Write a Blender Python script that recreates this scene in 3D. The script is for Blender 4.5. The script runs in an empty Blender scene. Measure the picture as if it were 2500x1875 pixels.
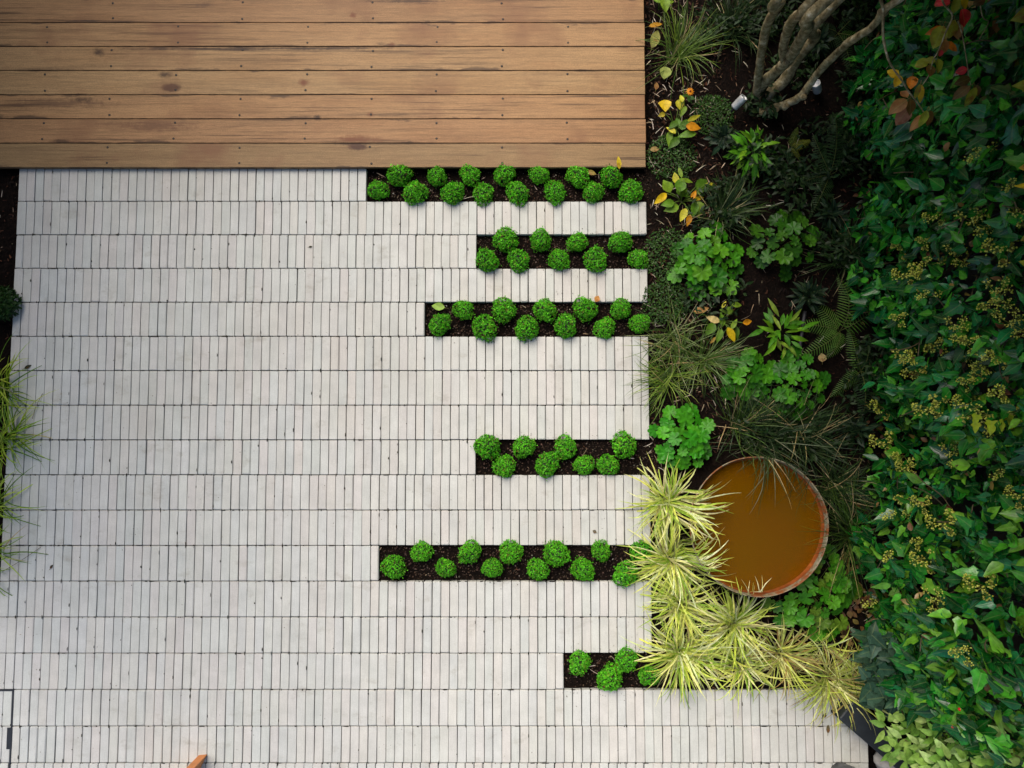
import bpy, math, random
import numpy as np
from mathutils import Vector, Matrix
R = math.radians
rng = random.Random(7)
sc = bpy.context.scene

# ---------------------------------------------------------------- camera, world, sun, exposure
H, TH, F = 4.38, R(3.95), 1600.0
cam_d = bpy.data.cameras.new("camera"); cam = bpy.data.objects.new("camera", cam_d)
sc.collection.objects.link(cam); sc.camera = cam
cam.location = (0, 0, H); cam.rotation_euler = (TH, 0, 0)
cam_d.sensor_width = 36; cam_d.lens = 36 * F / 2212; cam_d.clip_start = .05; cam_d.clip_end = 500

SUN_EL, SUN_AZ = R(54), R(118)          # azimuth measured counter-clockwise from +x: light arrives from the upper left
w = bpy.data.worlds.new("World"); sc.world = w; w.use_nodes = True
nt = w.node_tree; bg = nt.nodes["Background"]
sky = nt.nodes.new("ShaderNodeTexSky"); sky.sky_type = 'NISHITA'; sky.sun_disc = False
sky.sun_elevation = SUN_EL; sky.sun_rotation = R(90) - SUN_AZ
sky.air_density = 1.0; sky.dust_density = 3.0; sky.ozone_density = 0.3
nt.links.new(sky.outputs[0], bg.inputs[0]); bg.inputs[1].default_value = .08
sd = bpy.data.lights.new("sun", 'SUN'); sd.energy = 1.8; sd.angle = R(48); sd.color = (1, .915, .81)
sun = bpy.data.objects.new("sun", sd); sc.collection.objects.link(sun)
sv = Vector((math.cos(SUN_EL) * math.cos(SUN_AZ), math.cos(SUN_EL) * math.sin(SUN_AZ), math.sin(SUN_EL)))
sun.rotation_euler = sv.to_track_quat('Z', 'Y').to_euler(); sun.location = sv * 20
sc.view_settings.view_transform = 'Standard'; sc.view_settings.look = 'None'
sc.view_settings.exposure = 1.30; sc.view_settings.gamma = 1

# ---------------------------------------------------------------- helpers
_s, _c = math.sin(TH), math.cos(TH)
def P(x, y, z=0.0):
    """pixel of the 2212 x 1659 view -> point at height z"""
    u = (x - 1106) / F; v = (829.5 - y) / F
    d = Vector((u, _s + v * _c, -_c + v * _s)); t = (z - H) / d.z
    return Vector((d.x * t, d.y * t, z))
def O(x, y, z=0.0):                      # the same from 2500 x 1875 pixels
    return P(x * .8848, y * .8848, z)
def px(p):
    d = p - Vector((0, 0, H)); zz = d.y * _s - d.z * _c
    if zz <= 0: return None
    return 1106 + F * d.x / zz, 829.5 - F * (d.y * _c + d.z * _s) / zz
def in_view(p, m=60):
    q = px(p)
    return q is not None and -m < q[0] < 2212 + m and -m < q[1] < 1659 + m

def U(a, b): return rng.uniform(a, b)
def rdir(el=None):
    a = U(0, 6.2832); e = U(-1, 1) if el is None else math.sin(el)
    r = math.sqrt(max(0, 1 - e * e)); return Vector((r * math.cos(a), r * math.sin(a), e))
def mixc(a, b, t): return tuple(a[i] * (1 - t) + b[i] * t for i in range(3))
def vary(c, s=.15):
    k = 1 + U(-s, s); return (c[0] * k * (1 + U(-s, s) * .5), c[1] * k, c[2] * k * (1 + U(-s, s) * .5))

_bc = P(1640, 1137, .28); BC = (_bc.x, _bc.y, (149 * (H - .28) / F + .006) ** 2)
class MB:
    def __init__(s): s.v, s.f, s.c, s.uv = [], [], [], []
    def add(s, vs, fs, col=(1, 1, 1), uvs=None):
        b = len(s.v); s.v.extend([tuple(x) for x in vs])
        s.uv.extend(uvs if uvs else [(0, 0)] * len(vs))
        for f in fs: s.f.append(tuple(i + b for i in f)); s.c.append(col)
    def build(s, name, mat, parent=None, smooth=True, loc=None):
        me = bpy.data.meshes.new(name)
        vs = s.v
        if loc is not None: vs = [(x[0] - loc[0], x[1] - loc[1], x[2] - loc[2]) for x in vs]
        me.from_pydata(vs, [], s.f)
        a = me.attributes.new('col', 'FLOAT_COLOR', 'FACE')
        arr = np.ones((len(s.f), 4), np.float32); arr[:, :3] = np.array(s.c, np.float32).reshape(-1, 3); a.data.foreach_set('color', arr.ravel())
        li = np.zeros(len(me.loops), np.int32); me.loops.foreach_get('vertex_index', li)
        uvl = me.uv_layers.new(name='UVMap'); uvl.data.foreach_set('uv', np.array(s.uv, np.float32)[li].ravel())
        if smooth: me.polygons.foreach_set('use_smooth', np.ones(len(s.f), bool))
        me.materials.append(mat); me.update()
        o = bpy.data.objects.new(name, me); sc.collection.objects.link(o)
        if loc is not None: o.location = loc
        if parent: o.parent = parent
        return o
def tag(o, label=None, cat=None, group=None, kind=None):
    if label: o['label'] = label
    if cat: o['category'] = cat
    if group: o['group'] = group
    if kind: o['kind'] = kind
    return o
def empty(name, loc, label, cat, group=None, rz=0):
    o = bpy.data.objects.new(name, None); sc.collection.objects.link(o); o.empty_display_size = .05
    o.location = loc; o.rotation_euler.z = rz
    return tag(o, label, cat, group)
def copy_thing(o, loc, rz=0, scale=None, label=None):
    c = o.copy(); sc.collection.objects.link(c); c.location = loc; c.rotation_euler = (0, 0, rz)
    if scale: c.scale = scale
    if label: c['label'] = label
    for ch in o.children:
        d = ch.copy(); sc.collection.objects.link(d); d.parent = c
    return c

# shapes
def frame(d, n):
    d = d.normalized(); n = n - d * n.dot(d)
    if n.length < 1e-4: n = d.orthogonal()
    n.normalize(); return d, n, d.cross(n)
OV = [(0, .04), (.2, .72), (.45, 1), (.7, .72), (1, 0)]
LAN = [(0, .06), (.25, .75), (.5, 1), (.75, .65), (1, 0)]
def leaf(mb, p, d, n, L, W, col, prof=OV, bend=.2, fold=.25, wav=0, ct=None):
    d, n, s = frame(d, n); vs, uv, fs = [], [], []
    k = len(prof); ph = U(0, 6.28)
    for i, (t, w) in enumerate(prof):
        tc = ct[i] if ct else t
        c = p + d * (L * tc) - n * (bend * L * tc * tc)
        e = p + d * (L * t) - n * (bend * L * t * t)
        hw = W * .5 * w; up = n * (fold * hw)
        wv = n * (wav * W * math.sin(ph + i * 2.1))
        vs += [e - s * hw + up + wv, c, e + s * hw + up - wv]
        uv += [(.5 - .5 * w, t), (.5, tc), (.5 + .5 * w, t)]
    for i in range(k - 1):
        a = i * 3
        fs += [(a, a + 1, a + 4, a + 3), (a + 1, a + 2, a + 5, a + 4)]
    mb.add(vs, fs, col, uv)
IVE = [(.0, .04), (-.08, .55), (.2, .98), (.36, .60), (.62, .52), (1, 0)]
IVC = [0, .08, .25, .42, .65, 1]
IVO = [(0, .05), (.08, .6), (.3, 1), (.52, .82), (.76, .42), (1, 0)]
def roundleaf(mb, p, d, n, r, col, lobes=7, cup=.15):
    d, n, s = frame(d, n); m = lobes * 4
    vs = [p]; uv = [(.5, .5)]
    for ring in (.55, 1):
        for i in range(m + 1):
            a = -math.pi + .22 + (2 * math.pi - .44) * i / m
            rr = r * ring * (1 + (.26 * abs(math.sin(lobes * (i / m) * math.pi)) ** .7 - .16 if ring == 1 else 0))
            rip = .05 * r * math.cos(2 * math.pi * lobes * i / m) * ring
            vs.append(p + d * (rr * math.cos(a) * .95) + s * (rr * math.sin(a)) + n * (cup * r * ring * ring + rip))
            uv.append((.5 + .5 * ring * math.cos(a), .5 + .5 * ring * math.sin(a)))
    fs = [(0, 1 + i, 2 + i) for i in range(m)]
    b = m + 2
    fs += [(1 + i, b + i, b + i + 1, 2 + i) for i in range(m)]
    mb.add(vs, fs, col, uv)
def blade(mb, p, az, el, L, w, col, droop, n=6, twist=.4, sway=.35):
    q = Vector(p); lift = U(.008, .05); vs, uv, fs = [], [], []
    tw = U(-twist, twist); sw = U(-sway, sway)
    for i in range(n + 1):
        t = i / n; e = el - droop * t ** 1.25; a = az + sw * (.4 + 1.3 * t) * t
        d = Vector((math.cos(e) * math.cos(a), math.cos(e) * math.sin(a), math.sin(e)))
        s = Vector((-math.sin(a), math.cos(a), tw)).normalized()
        hw = w * .5 * (1 - t ** 3) * (.7 + .6 * min(1, t * 3) * .5) + .0002
        vs += [q - s * hw, q + s * hw]; uv += [(0, t), (1, t)]
        q = q + d * (L / n)
        if (q.x - BC[0]) ** 2 + (q.y - BC[1]) ** 2 < BC[2] and q.z < .28 + lift: q.z = .28 + lift
        if q.z < .012 and p[2] >= 0: q.z = .012 + .004 * t
    for i in range(n): fs.append((2 * i, 2 * i + 1, 2 * i + 3, 2 * i + 2))
    mb.add(vs, fs, col, uv)
def tube(mb, pts, rad, col=(1, 1, 1), n=8, lump=0, cap=True):
    m = len(pts); vs, fs, uv = [], [], []; ref = Vector((.3, .2, .9)); acc = 0
    for i, p in enumerate(pts):
        t = (pts[min(i + 1, m - 1)] - pts[max(i - 1, 0)])
        if t.length < 1e-6: t = Vector((0, 0, 1))
        d, nn, s = frame(t, ref); ref = nn
        r = rad[i] if hasattr(rad, '__len__') else rad
        if i: acc += (p - pts[i - 1]).length
        for k in range(n):
            a = 2 * math.pi * k / n; rr = r * (1 + U(-lump, lump))
            vs.append(p + nn * (rr * math.cos(a)) + s * (rr * math.sin(a))); uv.append((k / n, acc))
    for i in range(m - 1):
        for k in range(n):
            k2 = (k + 1) % n; fs.append((i * n + k, i * n + k2, (i + 1) * n + k2, (i + 1) * n + k))
    if cap: fs.append(tuple(range(n))[::-1]); fs.append(tuple((m - 1) * n + k for k in range(n)))
    mb.add(vs, fs, col, uv)
def smoothpath(pts, k=5):
    out = []; n = len(pts)
    for i in range(n - 1):
        p0, p1, p2, p3 = pts[max(i - 1, 0)], pts[i], pts[i + 1], pts[min(i + 2, n - 1)]
        for j in range(k):
            t = j / k
            out.append(.5 * ((2 * p1) + (p2 - p0) * t + (2 * p0 - 5 * p1 + 4 * p2 - p3) * t * t + (3 * p1 - p0 - 3 * p2 + p3) * t ** 3))
    out.append(pts[-1]); return out
def box(mb, lo, hi, col=(1, 1, 1), bev=.003):
    x0, y0, z0 = lo; x1, y1, z1 = hi; b = bev; vs = []
    rings = [(z0, 0), (z1 - b, 0), (z1, b)]
    for z, i in rings:
        c = b if i == 0 else b * 1.3
        X0, X1, Y0, Y1 = x0 + i, x1 - i, y0 + i, y1 - i
        vs += [(X0 + c, Y0, z), (X1 - c, Y0, z), (X1, Y0 + c, z), (X1, Y1 - c, z), (X1 - c, Y1, z), (X0 + c, Y1, z), (X0, Y1 - c, z), (X0, Y0 + c, z)]
    fs = []
    for r in range(2):
        for k in range(8): fs.append((r * 8 + k, r * 8 + (k + 1) % 8, (r + 1) * 8 + (k + 1) % 8, (r + 1) * 8 + k))
    fs.append(tuple(range(16, 24))); fs.append(tuple(range(8))[::-1])
    mb.add(vs, fs, col)
def lathe(mb, prof, n=64, c=(0, 0), col=(1, 1, 1), wob=0):
    vs, fs = [], []
    for i, (r, z) in enumerate(prof):
        for k in range(n):
            a = 2 * math.pi * k / n; rr = r * (1 + wob * math.sin(3 * a + 1) + wob * .6 * math.sin(7 * a))
            vs.append((c[0] + rr * math.cos(a), c[1] + rr * math.sin(a), z))
    for i in range(len(prof) - 1):
        for k in range(n): fs.append((i * n + k, i * n + (k + 1) % n, (i + 1) * n + (k + 1) % n, (i + 1) * n + k))
    mb.add(vs, fs, col)

# ---------------------------------------------------------------- materials
class NT:
    def __init__(s, name):
        s.m = bpy.data.materials.new(name); s.m.use_nodes = True; s.t = s.m.node_tree; s.n = s.t.nodes; s.b = s.n['Principled BSDF']; s.out = s.n['Material Output']
    def new(s, t, **k):
        x = s.n.new(t)
        for a, v in k.items(): setattr(x, a, v)
        return x
    def l(s, a, b): s.t.links.new(a, b)
    def attr(s, name='col'): return s.new('ShaderNodeAttribute', attribute_name=name).outputs['Color']
    def noise(s, scale, detail=3, vec=None, rough=.55):
        x = s.new('ShaderNodeTexNoise'); x.inputs['Scale'].default_value = scale; x.inputs['Detail'].default_value = detail; x.inputs['Roughness'].default_value = rough
        if vec: s.l(vec, x.inputs['Vector'])
        return x.outputs[0]
    def coord(s, kind='Object', sc_=(1, 1, 1)):
        c = s.new('ShaderNodeTexCoord'); m = s.new('ShaderNodeMapping'); m.inputs['Scale'].default_value = sc_; s.l(c.outputs[kind], m.inputs[0]); return m.outputs[0]
    def ramp(s, f, stops):
        r = s.new('ShaderNodeValToRGB'); e = r.color_ramp.elements
        while len(e) < len(stops): e.new(.5)
        for i, (p, c) in enumerate(stops): e[i].position = p; e[i].color = (c, c, c, 1) if not hasattr(c, '__len__') else (*c, 1)
        s.l(f, r.inputs[0]); return r.outputs[0]
    def mix(s, f, a, b, mode='MIX'):
        x = s.new('ShaderNodeMix', data_type='RGBA', blend_type=mode)
        for sock, v in ((x.inputs[0], f), (x.inputs[6], a), (x.inputs[7], b)):
            if isinstance(v, (int, float)): sock.default_value = v if sock == x.inputs[0] else (v, v, v, 1)
            elif isinstance(v, tuple): sock.default_value = (*v, 1)
            else: s.l(v, sock)
        return x.outputs[2]
    def math(s, op, a, b=None):
        x = s.new('ShaderNodeMath', operation=op)
        for i, v in enumerate((a, b)):
            if v is None: continue
            if isinstance(v, (int, float)): x.inputs[i].default_value = v
            else: s.l(v, x.inputs[i])
        return x.outputs[0]
    def bump(s, h, st=.3, dist=.005):
        b = s.new('ShaderNodeBump'); b.inputs['Strength'].default_value = st; b.inputs['Distance'].default_value = dist; s.l(h, b.inputs['Height']); s.l(b.outputs[0], s.b.inputs['Normal']); return b
    def base(s, c, rough=.6, spec=.4):
        if isinstance(c, tuple): s.b.inputs['Base Color'].default_value = (*c, 1)
        else: s.l(c, s.b.inputs['Base Color'])
        if isinstance(rough, (int, float)): s.b.inputs['Roughness'].default_value = rough
        else: s.l(rough, s.b.inputs['Roughness'])
        s.b.inputs['Specular IOR Level'].default_value = spec

def leafmat(name, rough=.45, trans=.25, vein='mid', blotch=None, spec=.2):
    m = NT(name); c = m.attr()
    nz = m.noise(38, 3, m.coord('Object'))
    c = m.mix(1, c, m.ramp(nz, [(.3, .62), (.7, 1.3)]), 'MULTIPLY')
    uv = m.new('ShaderNodeUVMap').outputs[0]; sp = m.new('ShaderNodeSeparateXYZ'); m.l(uv, sp.inputs[0])
    h = nz
    if vein == 'mid':
        d = m.math('ABSOLUTE', m.math('SUBTRACT', sp.outputs[0], .5))
        side = m.math('ABSOLUTE', m.math('SINE', m.math('MULTIPLY', m.math('SUBTRACT', sp.outputs[1], m.math('MULTIPLY', d, .55)), 22)))
        v = m.math('MAXIMUM', m.ramp(d, [(.0, 1), (.05, 0)]), m.math('MULTIPLY', m.ramp(side, [(.0, .6), (.16, 0)]), 1))
        c = m.mix(m.math('MULTIPLY', v, .45), c, m.mix(.55, c, (.28, .34, .12)))
        h = v
    elif vein == 'par':
        wv = m.math('ABSOLUTE', m.math('SINE', m.math('MULTIPLY', sp.outputs[0], 26)))
        c = m.mix(m.ramp(wv, [(0, .35), (.3, 0)]), c, (.02, .05, .005)); h = wv
    elif vein == 'stripe':
        d = m.math('ABSOLUTE', m.math('SUBTRACT', sp.outputs[0], .5))
        c = m.mix(m.ramp(d, [(.10, 0), (.16, 1)]), m.mix(.85, c, (.17, .28, .035)), c)
    elif vein == 'radial':
        cx = m.math('SUBTRACT', sp.outputs[0], .5); cy = m.math('SUBTRACT', sp.outputs[1], .5)
        at = m.math('ARCTAN2', cy, cx)
        v = m.ramp(m.math('ABSOLUTE', m.math('SINE', m.math('MULTIPLY', at, 4.2))), [(0, 1), (.2, 0)])
        c = m.mix(m.math('MULTIPLY', v, .35), c, m.mix(.3, c, (.2, .32, .05))); h = v
    if blotch:
        c = m.mix(m.ramp(m.noise(26, 4, m.coord('Object')), [(.52, 0), (.66, .8)]), c, blotch)
    m.base(c, rough, spec); m.bump(h, .25, .002)
    if trans:
        tr = m.new('ShaderNodeBsdfTranslucent'); m.l(m.mix(1, c, (1.0, 1.15, .5), 'MULTIPLY'), tr.inputs[0])
        mx = m.new('ShaderNodeMixShader'); mx.inputs[0].default_value = trans
        m.l(m.b.outputs[0], mx.inputs[1]); m.l(tr.outputs[0], mx.inputs[2]); m.l(mx.outputs[0], m.out.inputs[0])
    return m.m
M = {}
M['leaf'] = leafmat('green_leaf')
M['hosta'] = leafmat('ribbed_leaf', .4, .25, 'par')
M['grass'] = leafmat('grass_blade', .42, .25, None)
M['stripe'] = leafmat('striped_blade', .5, .25, 'stripe')
M['lobed'] = leafmat('scalloped_leaf', .42, .18, 'radial')
M['ivy'] = leafmat('glossy_ivy_leaf', .27, .10, 'mid', spec=.42)
M['autumn'] = leafmat('autumn_leaf', .5, .3, 'mid', (.16, .05, .012))
M['tiny'] = leafmat('tiny_leaf', .4, .2, None)
M['dry'] = leafmat('dry_litter', .8, 0, None, spec=.12)

def paver_mat():
    m = NT('pale_clay_paver'); c = m.attr(); co = m.coord('Object')
    n1 = m.noise(9, 4, co); n2 = m.noise(160, 3, co); n3 = m.noise(1.1, 3, co)
    c = m.mix(1, c, m.ramp(n1, [(.3, .90), (.7, 1.06)]), 'MULTIPLY')
    c = m.mix(1, c, m.ramp(n2, [(.3, .90), (.55, 1.0), (.8, 1.04)]), 'MULTIPLY')
    c = m.mix(m.ramp(n3, [(.5, 0), (.75, .22)]), c, (.30, .26, .20))
    vo = m.new('ShaderNodeTexVoronoi'); vo.inputs['Scale'].default_value = 26; m.l(co, vo.inputs['Vector'])
    pit = m.math('MULTIPLY', m.ramp(vo.outputs['Distance'], [(.05, 1), (.11, 0)]), m.ramp(m.noise(7, 2, co), [(.56, 0), (.62, 1)]))
    c = m.mix(m.math('MULTIPLY', pit, .75), c, (.10, .085, .06))
    st = m.ramp(m.noise(5.5, 5, m.coord('Object', (1, 1.4, 1)), .7), [(.58, 0), (.72, .40)])
    c = m.mix(st, c, (.22, .19, .14))
    # streaks along each paver
    gr = m.noise(1, 3, m.coord('Object', (220, 9, 9))); c = m.mix(1, c, m.ramp(gr, [(.3, .94), (.7, 1.03)]), 'MULTIPLY')
    m.base(c, .75, .3); m.bump(n2, .25, .002); return m.m
M['paver'] = paver_mat()
_dk, _rd = (.030, .014, .007), (.13, .042, .016)
DECK_MARKS = [(655, 178, 15, 10, _rd, .95), (357, 161, 20, 9, _dk, .85), (213, 113, 15, 12, _dk, .85), (763, 33, 10, 8, _rd, .9), (685, 254, 11, 8, _dk, .9), (770, 301, 62, 11, _rd, .85), (745, 310, 50, 4, _dk, .8),
  (470, 105, 240, 5, _dk, .85), (690, 104, 200, 5, _dk, .85), (850, 49, 150, 3.5, _dk, .8), (880, 2, 110, 6, _dk, .8), (330, 272, 130, 15, (.10, .045, .022), .7), (130, 224, 150, 13, (.09, .045, .022), .7), (600, 258, 150, 4, _dk, .6),
  (845, 97, 13, 6, _rd, .85), (1270, 153, 60, 3, _dk, .7), (420, 149, 60, 3, _dk, .6), (900, 310, 160, 3, _dk, .6), (180, 215, 30, 8, _dk, .7), (130, 305, 26, 6, _dk, .7), (800, 247, 12, 7, _rd, .7), (1300, 258, 120, 2.5, _dk, .5), (440, 12, 30, 8, (.09, .045, .022), .7), (100, 150, 90, 6, _dk, .45)]
def deck_mat():
    m = NT('brown_hardwood_boards'); c = m.attr()
    co = m.coord('Object'); off = m.new('ShaderNodeVectorMath', operation='ADD'); m.l(co, off.inputs[0])
    sc1 = m.new('ShaderNodeVectorMath', operation='SCALE'); m.l(c, sc1.inputs[0]); sc1.inputs[3].default_value = 90
    m.l(sc1.outputs[0], off.inputs[1])
    def mp(s): 
        x = m.new('ShaderNodeMapping'); x.inputs['Scale'].default_value = s; m.l(off.outputs[0], x.inputs[0]); return x.outputs[0]
    warp = m.noise(1, 3, mp((1.2, 5, 1)))
    g = m.new('ShaderNodeTexNoise'); g.inputs['Scale'].default_value = 1; g.inputs['Detail'].default_value = 6; g.inputs['Distortion'].default_value = .6; m.l(mp((2.2, 75, 1)), g.inputs[0])
    fine = m.noise(1, 4, mp((14, 380, 1)))
    c = m.mix(1, c, m.ramp(g.outputs[0], [(.25, .72), (.5, 1.0), (.75, 1.13)]), 'MULTIPLY')
    c = m.mix(1, c, m.ramp(m.noise(170, 3, co), [(.3, .76), (.7, 1.18)]), 'MULTIPLY')
    c = m.mix(1, c, m.ramp(fine, [(.3, .74), (.7, 1.14)]), 'MULTIPLY')
    c = m.mix(m.ramp(warp, [(.45, 0), (.75, .55)]), c, m.mix(1, c, (.78, .66, .55), 'MULTIPLY'))
    # dark weathered streaks and knots
    st = m.math('MULTIPLY', m.ramp(m.noise(1, 6, mp((1.0, 48, 1)), .7), [(.53, 0), (.66, .95)]), m.ramp(m.noise(1, 2, mp((.6, 3, 1))), [(.44, 0), (.54, 1)]))
    c = m.mix(st, c, (.045, .022, .010))
    v = m.new('ShaderNodeTexVoronoi'); v.inputs['Scale'].default_value = 1; m.l(mp((1.5, 3.4, 1)), v.inputs[0])
    wp = m.math('ADD', v.outputs['Distance'], m.math('MULTIPLY', m.math('SUBTRACT', m.noise(30, 3, co), .5), .05))
    c = m.mix(m.ramp(wp, [(.065, .95), (.105, 0)]), c, (.05, .020, .010))
    blot = m.ramp(m.noise(2.3, 4, off.outputs[0]), [(.54, 0), (.74, .75)])
    c = m.mix(blot, c, (.15, .066, .03))
    wob = m.noise(28, 4, co, .7); grn = m.noise(1, 4, mp((6, 160, 1)), .6)
    for x_, y_, rx_, ry_, c_, k_ in DECK_MARKS:
        q_ = P(x_, y_, .035); mm = m.new('ShaderNodeMapping', vector_type='TEXTURE'); mm.inputs['Location'].default_value = q_; mm.inputs['Scale'].default_value = (rx_ * .0027, ry_ * .0027, 50)
        m.l(co, mm.inputs[0]); ln = m.new('ShaderNodeVectorMath', operation='LENGTH'); m.l(mm.outputs[0], ln.inputs[0])
        d_ = m.math('ADD', ln.outputs['Value'], m.math('MULTIPLY', m.math('SUBTRACT', wob, .5), 1.5))
        if rx_ > 40: d_ = m.math('ADD', d_, m.math('MULTIPLY', m.math('SUBTRACT', grn, .5), 2.2))
        c = m.mix(m.math('MULTIPLY', m.ramp(d_, [(.25, 1), (1.05, 0)]), k_), c, c_)
    sy = m.new('ShaderNodeSeparateXYZ'); m.l(co, sy.inputs[0])
    f = m.math('FRACT', m.math('DIVIDE', m.math('SUBTRACT', sy.outputs[1], DY0), DPW)); ed = m.math('MINIMUM', f, m.math('SUBTRACT', 1, f))
    ew = m.ramp(m.noise(1, 4, mp((2.6, 9, 1)), .7), [(.46, .014), (.58, .05), (.70, .24)])
    c = m.mix(m.math('MULTIPLY', m.ramp(m.math('DIVIDE', m.math('ADD', ed, m.math('MULTIPLY', m.math('SUBTRACT', fine, .5), .05)), ew), [(.35, 1), (1.0, 0)]), .8), c, (.05, .027, .014))
    m.base(c, .62, .3); m.bump(g.outputs[0], .25, .003); return m.m
DY0 = P(1106, 362, .035).y; DPW = (P(1106, -2.5, .035).y - DY0) / 7
M['deck'] = deck_mat()
def soil_mat():
    m = NT('dark_peaty_soil'); co = m.coord('Object')
    n = m.noise(55, 6, co, .7); n2 = m.noise(9, 4, co)
    c = m.ramp(n, [(.3, (.002, .0014, .001)), (.5, (.0055, .0034, .0024)), (.68, (.016, .009, .006)), (.8, (.045, .03, .02))])
    c = m.mix(m.ramp(n2, [(.4, 0), (.7, .5)]), c, (.006, .004, .003))
    m.base(c, .9, .08); m.bump(n, .9, .02); return m.m
M['soil'] = soil_mat()
def simple(name, c, rough=.5, metal=0, nscale=30, amp=.25, bump=.15, spec=.4):
    m = NT(name); n = m.noise(nscale, 4, m.coord('Object'))
    m.base(m.mix(1, c, m.ramp(n, [(.3, 1 - amp), (.7, 1 + amp)]), 'MULTIPLY'), rough, spec); m.b.inputs['Metallic'].default_value = metal; m.bump(n, bump, .004); return m.m
M['black_metal'] = simple('black_painted_steel', (.012, .014, .018), .45)
M['screw'] = simple('dark_screw', (.02, .014, .01), .6)
M['steel'] = simple('brushed_aluminium', (.50, .51, .50), .4, .35)
M['lens'] = simple('frosted_lens', (.38, .40, .42), .25)
M['stone'] = simple('grey_stone', (.30, .29, .27), .8, 0, 20, .3, .5)
M['beam'] = simple('dark_slate_edging', (.014, .018, .022), .55, 0, 18, .35, .4)
M['orangewood'] = simple('orange_stained_wood', (.55, .20, .055), .5, 0, 12, .2)
M['fence'] = simple('dark_stained_fence', (.035, .03, .026), .8, 0, 8, .4, .5)
M['dark_core'] = simple('inner_twigs', (.014, .028, .008), .9, 0, 90, .6, .6)
M['rose_hip'] = simple('red_hip', (.55, .012, .015), .25)
M['pipe'] = simple('black_pipe', (.03, .03, .035), .5)
M['pane'] = simple('dark_window_glass', (.02, .025, .03), .08)
M['pot'] = simple('grey_glazed_pot', (.05, .055, .06), .4)
def bark():
    m = NT('mottled_bark'); co = m.coord('Object'); n = m.noise(26, 6, co, .7); n2 = m.noise(7, 4, co)
    c = m.ramp(n, [(.32, (.05, .037, .016)), (.47, (.19, .15, .075)), (.60, (.34, .29, .17)), (.74, (.62, .58, .46))])
    c = m.mix(m.ramp(n2, [(.5, 0), (.72, .5)]), c, (.07, .085, .03))
    m.base(c, .85, .2); m.bump(n, .9, .015); return m.m
M['bark'] = bark()
def rust():
    m = NT('rusty_steel_inside'); tc = m.new('ShaderNodeTexCoord'); sp = m.new('ShaderNodeSeparateXYZ'); m.l(tc.outputs['Object'], sp.inputs[0]); co = m.coord('Object'); n = m.noise(11, 5, co, .65); n2 = m.noise(60, 4, co)
    c = m.ramp(n, [(.3, (.12, .028, .005)), (.55, (.25, .062, .010)), (.75, (.34, .10, .016))])
    c = m.mix(1, c, m.ramp(n2, [(.3, .75), (.7, 1.15)]), 'MULTIPLY'); dep = m.math('ADD', sp.outputs[2], m.math('MULTIPLY', m.math('SUBTRACT', n, .5), .03)); c = m.mix(m.ramp(dep, [(.165, 1), (.205, .45), (.228, 0)]), c, (.15, .078, .002))
    m.base(c, .8, .2); m.bump(n2, .4, .003); return m.m
M['rust'] = rust()
def rim():
    m = NT('weathered_rim'); co = m.coord('Object'); n = m.noise(9, 5, co, .7); n2 = m.noise(55, 4, co)
    c = m.ramp(n2, [(.3, (.14, .115, .065)), (.7, (.30, .27, .18))])
    c = m.mix(m.ramp(n, [(.49, 0), (.57, .95)]), c, (.20, .06, .014)); m.base(c, .7, .3); m.bump(n2, .3, .003); return m.m
M['rim'] = rim()
M['silt'] = simple('brown_silt', (.13, .068, .004), .9, 0, 14, .2)
def water():
    m = NT('murky_brown_water'); co = m.coord('Object'); n = m.noise(120, 2, co)
    n2 = m.noise(2.6, 2, co)
    c = m.ramp(n2, [(.35, (.16, .078, .0006)), (.65, (.175, .070, .0006))])
    c = m.mix(m.ramp(n, [(.70, 0), (.78, .22)]), c, (.28, .17, .04))
    m.base(c, .06, .14)
    m.b.inputs['Coat Weight'].default_value = 0
    tr = m.new('ShaderNodeBsdfTransparent'); tr.inputs[0].default_value = (.80, .66, .40, 1)
    mx = m.new('ShaderNodeMixShader'); mx.inputs[0].default_value = .55
    m.l(m.b.outputs[0], mx.inputs[1]); m.l(tr.outputs[0], mx.inputs[2]); m.l(mx.outputs[0], m.out.inputs[0]); return m.m
M['water'] = water()
def flower(name): return leafmat(name, .5, .2, None)
M['umbel'] = flower('ivy_flower')

# ---------------------------------------------------------------- ground and paving
PITCH = .05127; XL, XR, Y0, ROW = -2.982, .815, 1.612, .205
mb = MB(); box(mb, (-80, -80, -.6), (80, 80, -.12)); tag(mb.build('ground', M['soil'], smooth=False), 'bare dark ground below the beds and paving', 'ground', kind='structure')
strips = {0: 41, 2: 54, 4: 48, 8: 54, 11: 43, 14: 64}
def soil_z(x, y):
    z = -.038
    if x > XR and y > Y0 - 15 * ROW + .01: z = -.030 + .028 * min(1, (x - XR) / .25)
    elif x > XR: z = -.045
    if x < XL: z = -.030
    return z
gx = np.arange(-4.4, 3.0, .024); gy = np.arange(-3.3, 4.3, .024)
nr = np.random.RandomState(3)
def smoothnoise(shape, k):
    a = nr.rand(shape[0] // k + 3, shape[1] // k + 3)
    i = np.arange(shape[0]) / k; j = np.arange(shape[1]) / k
    i0 = i.astype(int); j0 = j.astype(int); fi = (i - i0)[:, None]; fj = (j - j0)[None, :]
    return a[i0][:, j0] * (1 - fi) * (1 - fj) + a[i0 + 1][:, j0] * fi * (1 - fj) + a[i0][:, j0 + 1] * (1 - fi) * fj + a[i0 + 1][:, j0 + 1] * fi * fj
hz = (smoothnoise((len(gx), len(gy)), 2) - .5) * .018 + (smoothnoise((len(gx), len(gy)), 9) - .5) * .03
mb = MB(); vs = []
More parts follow.
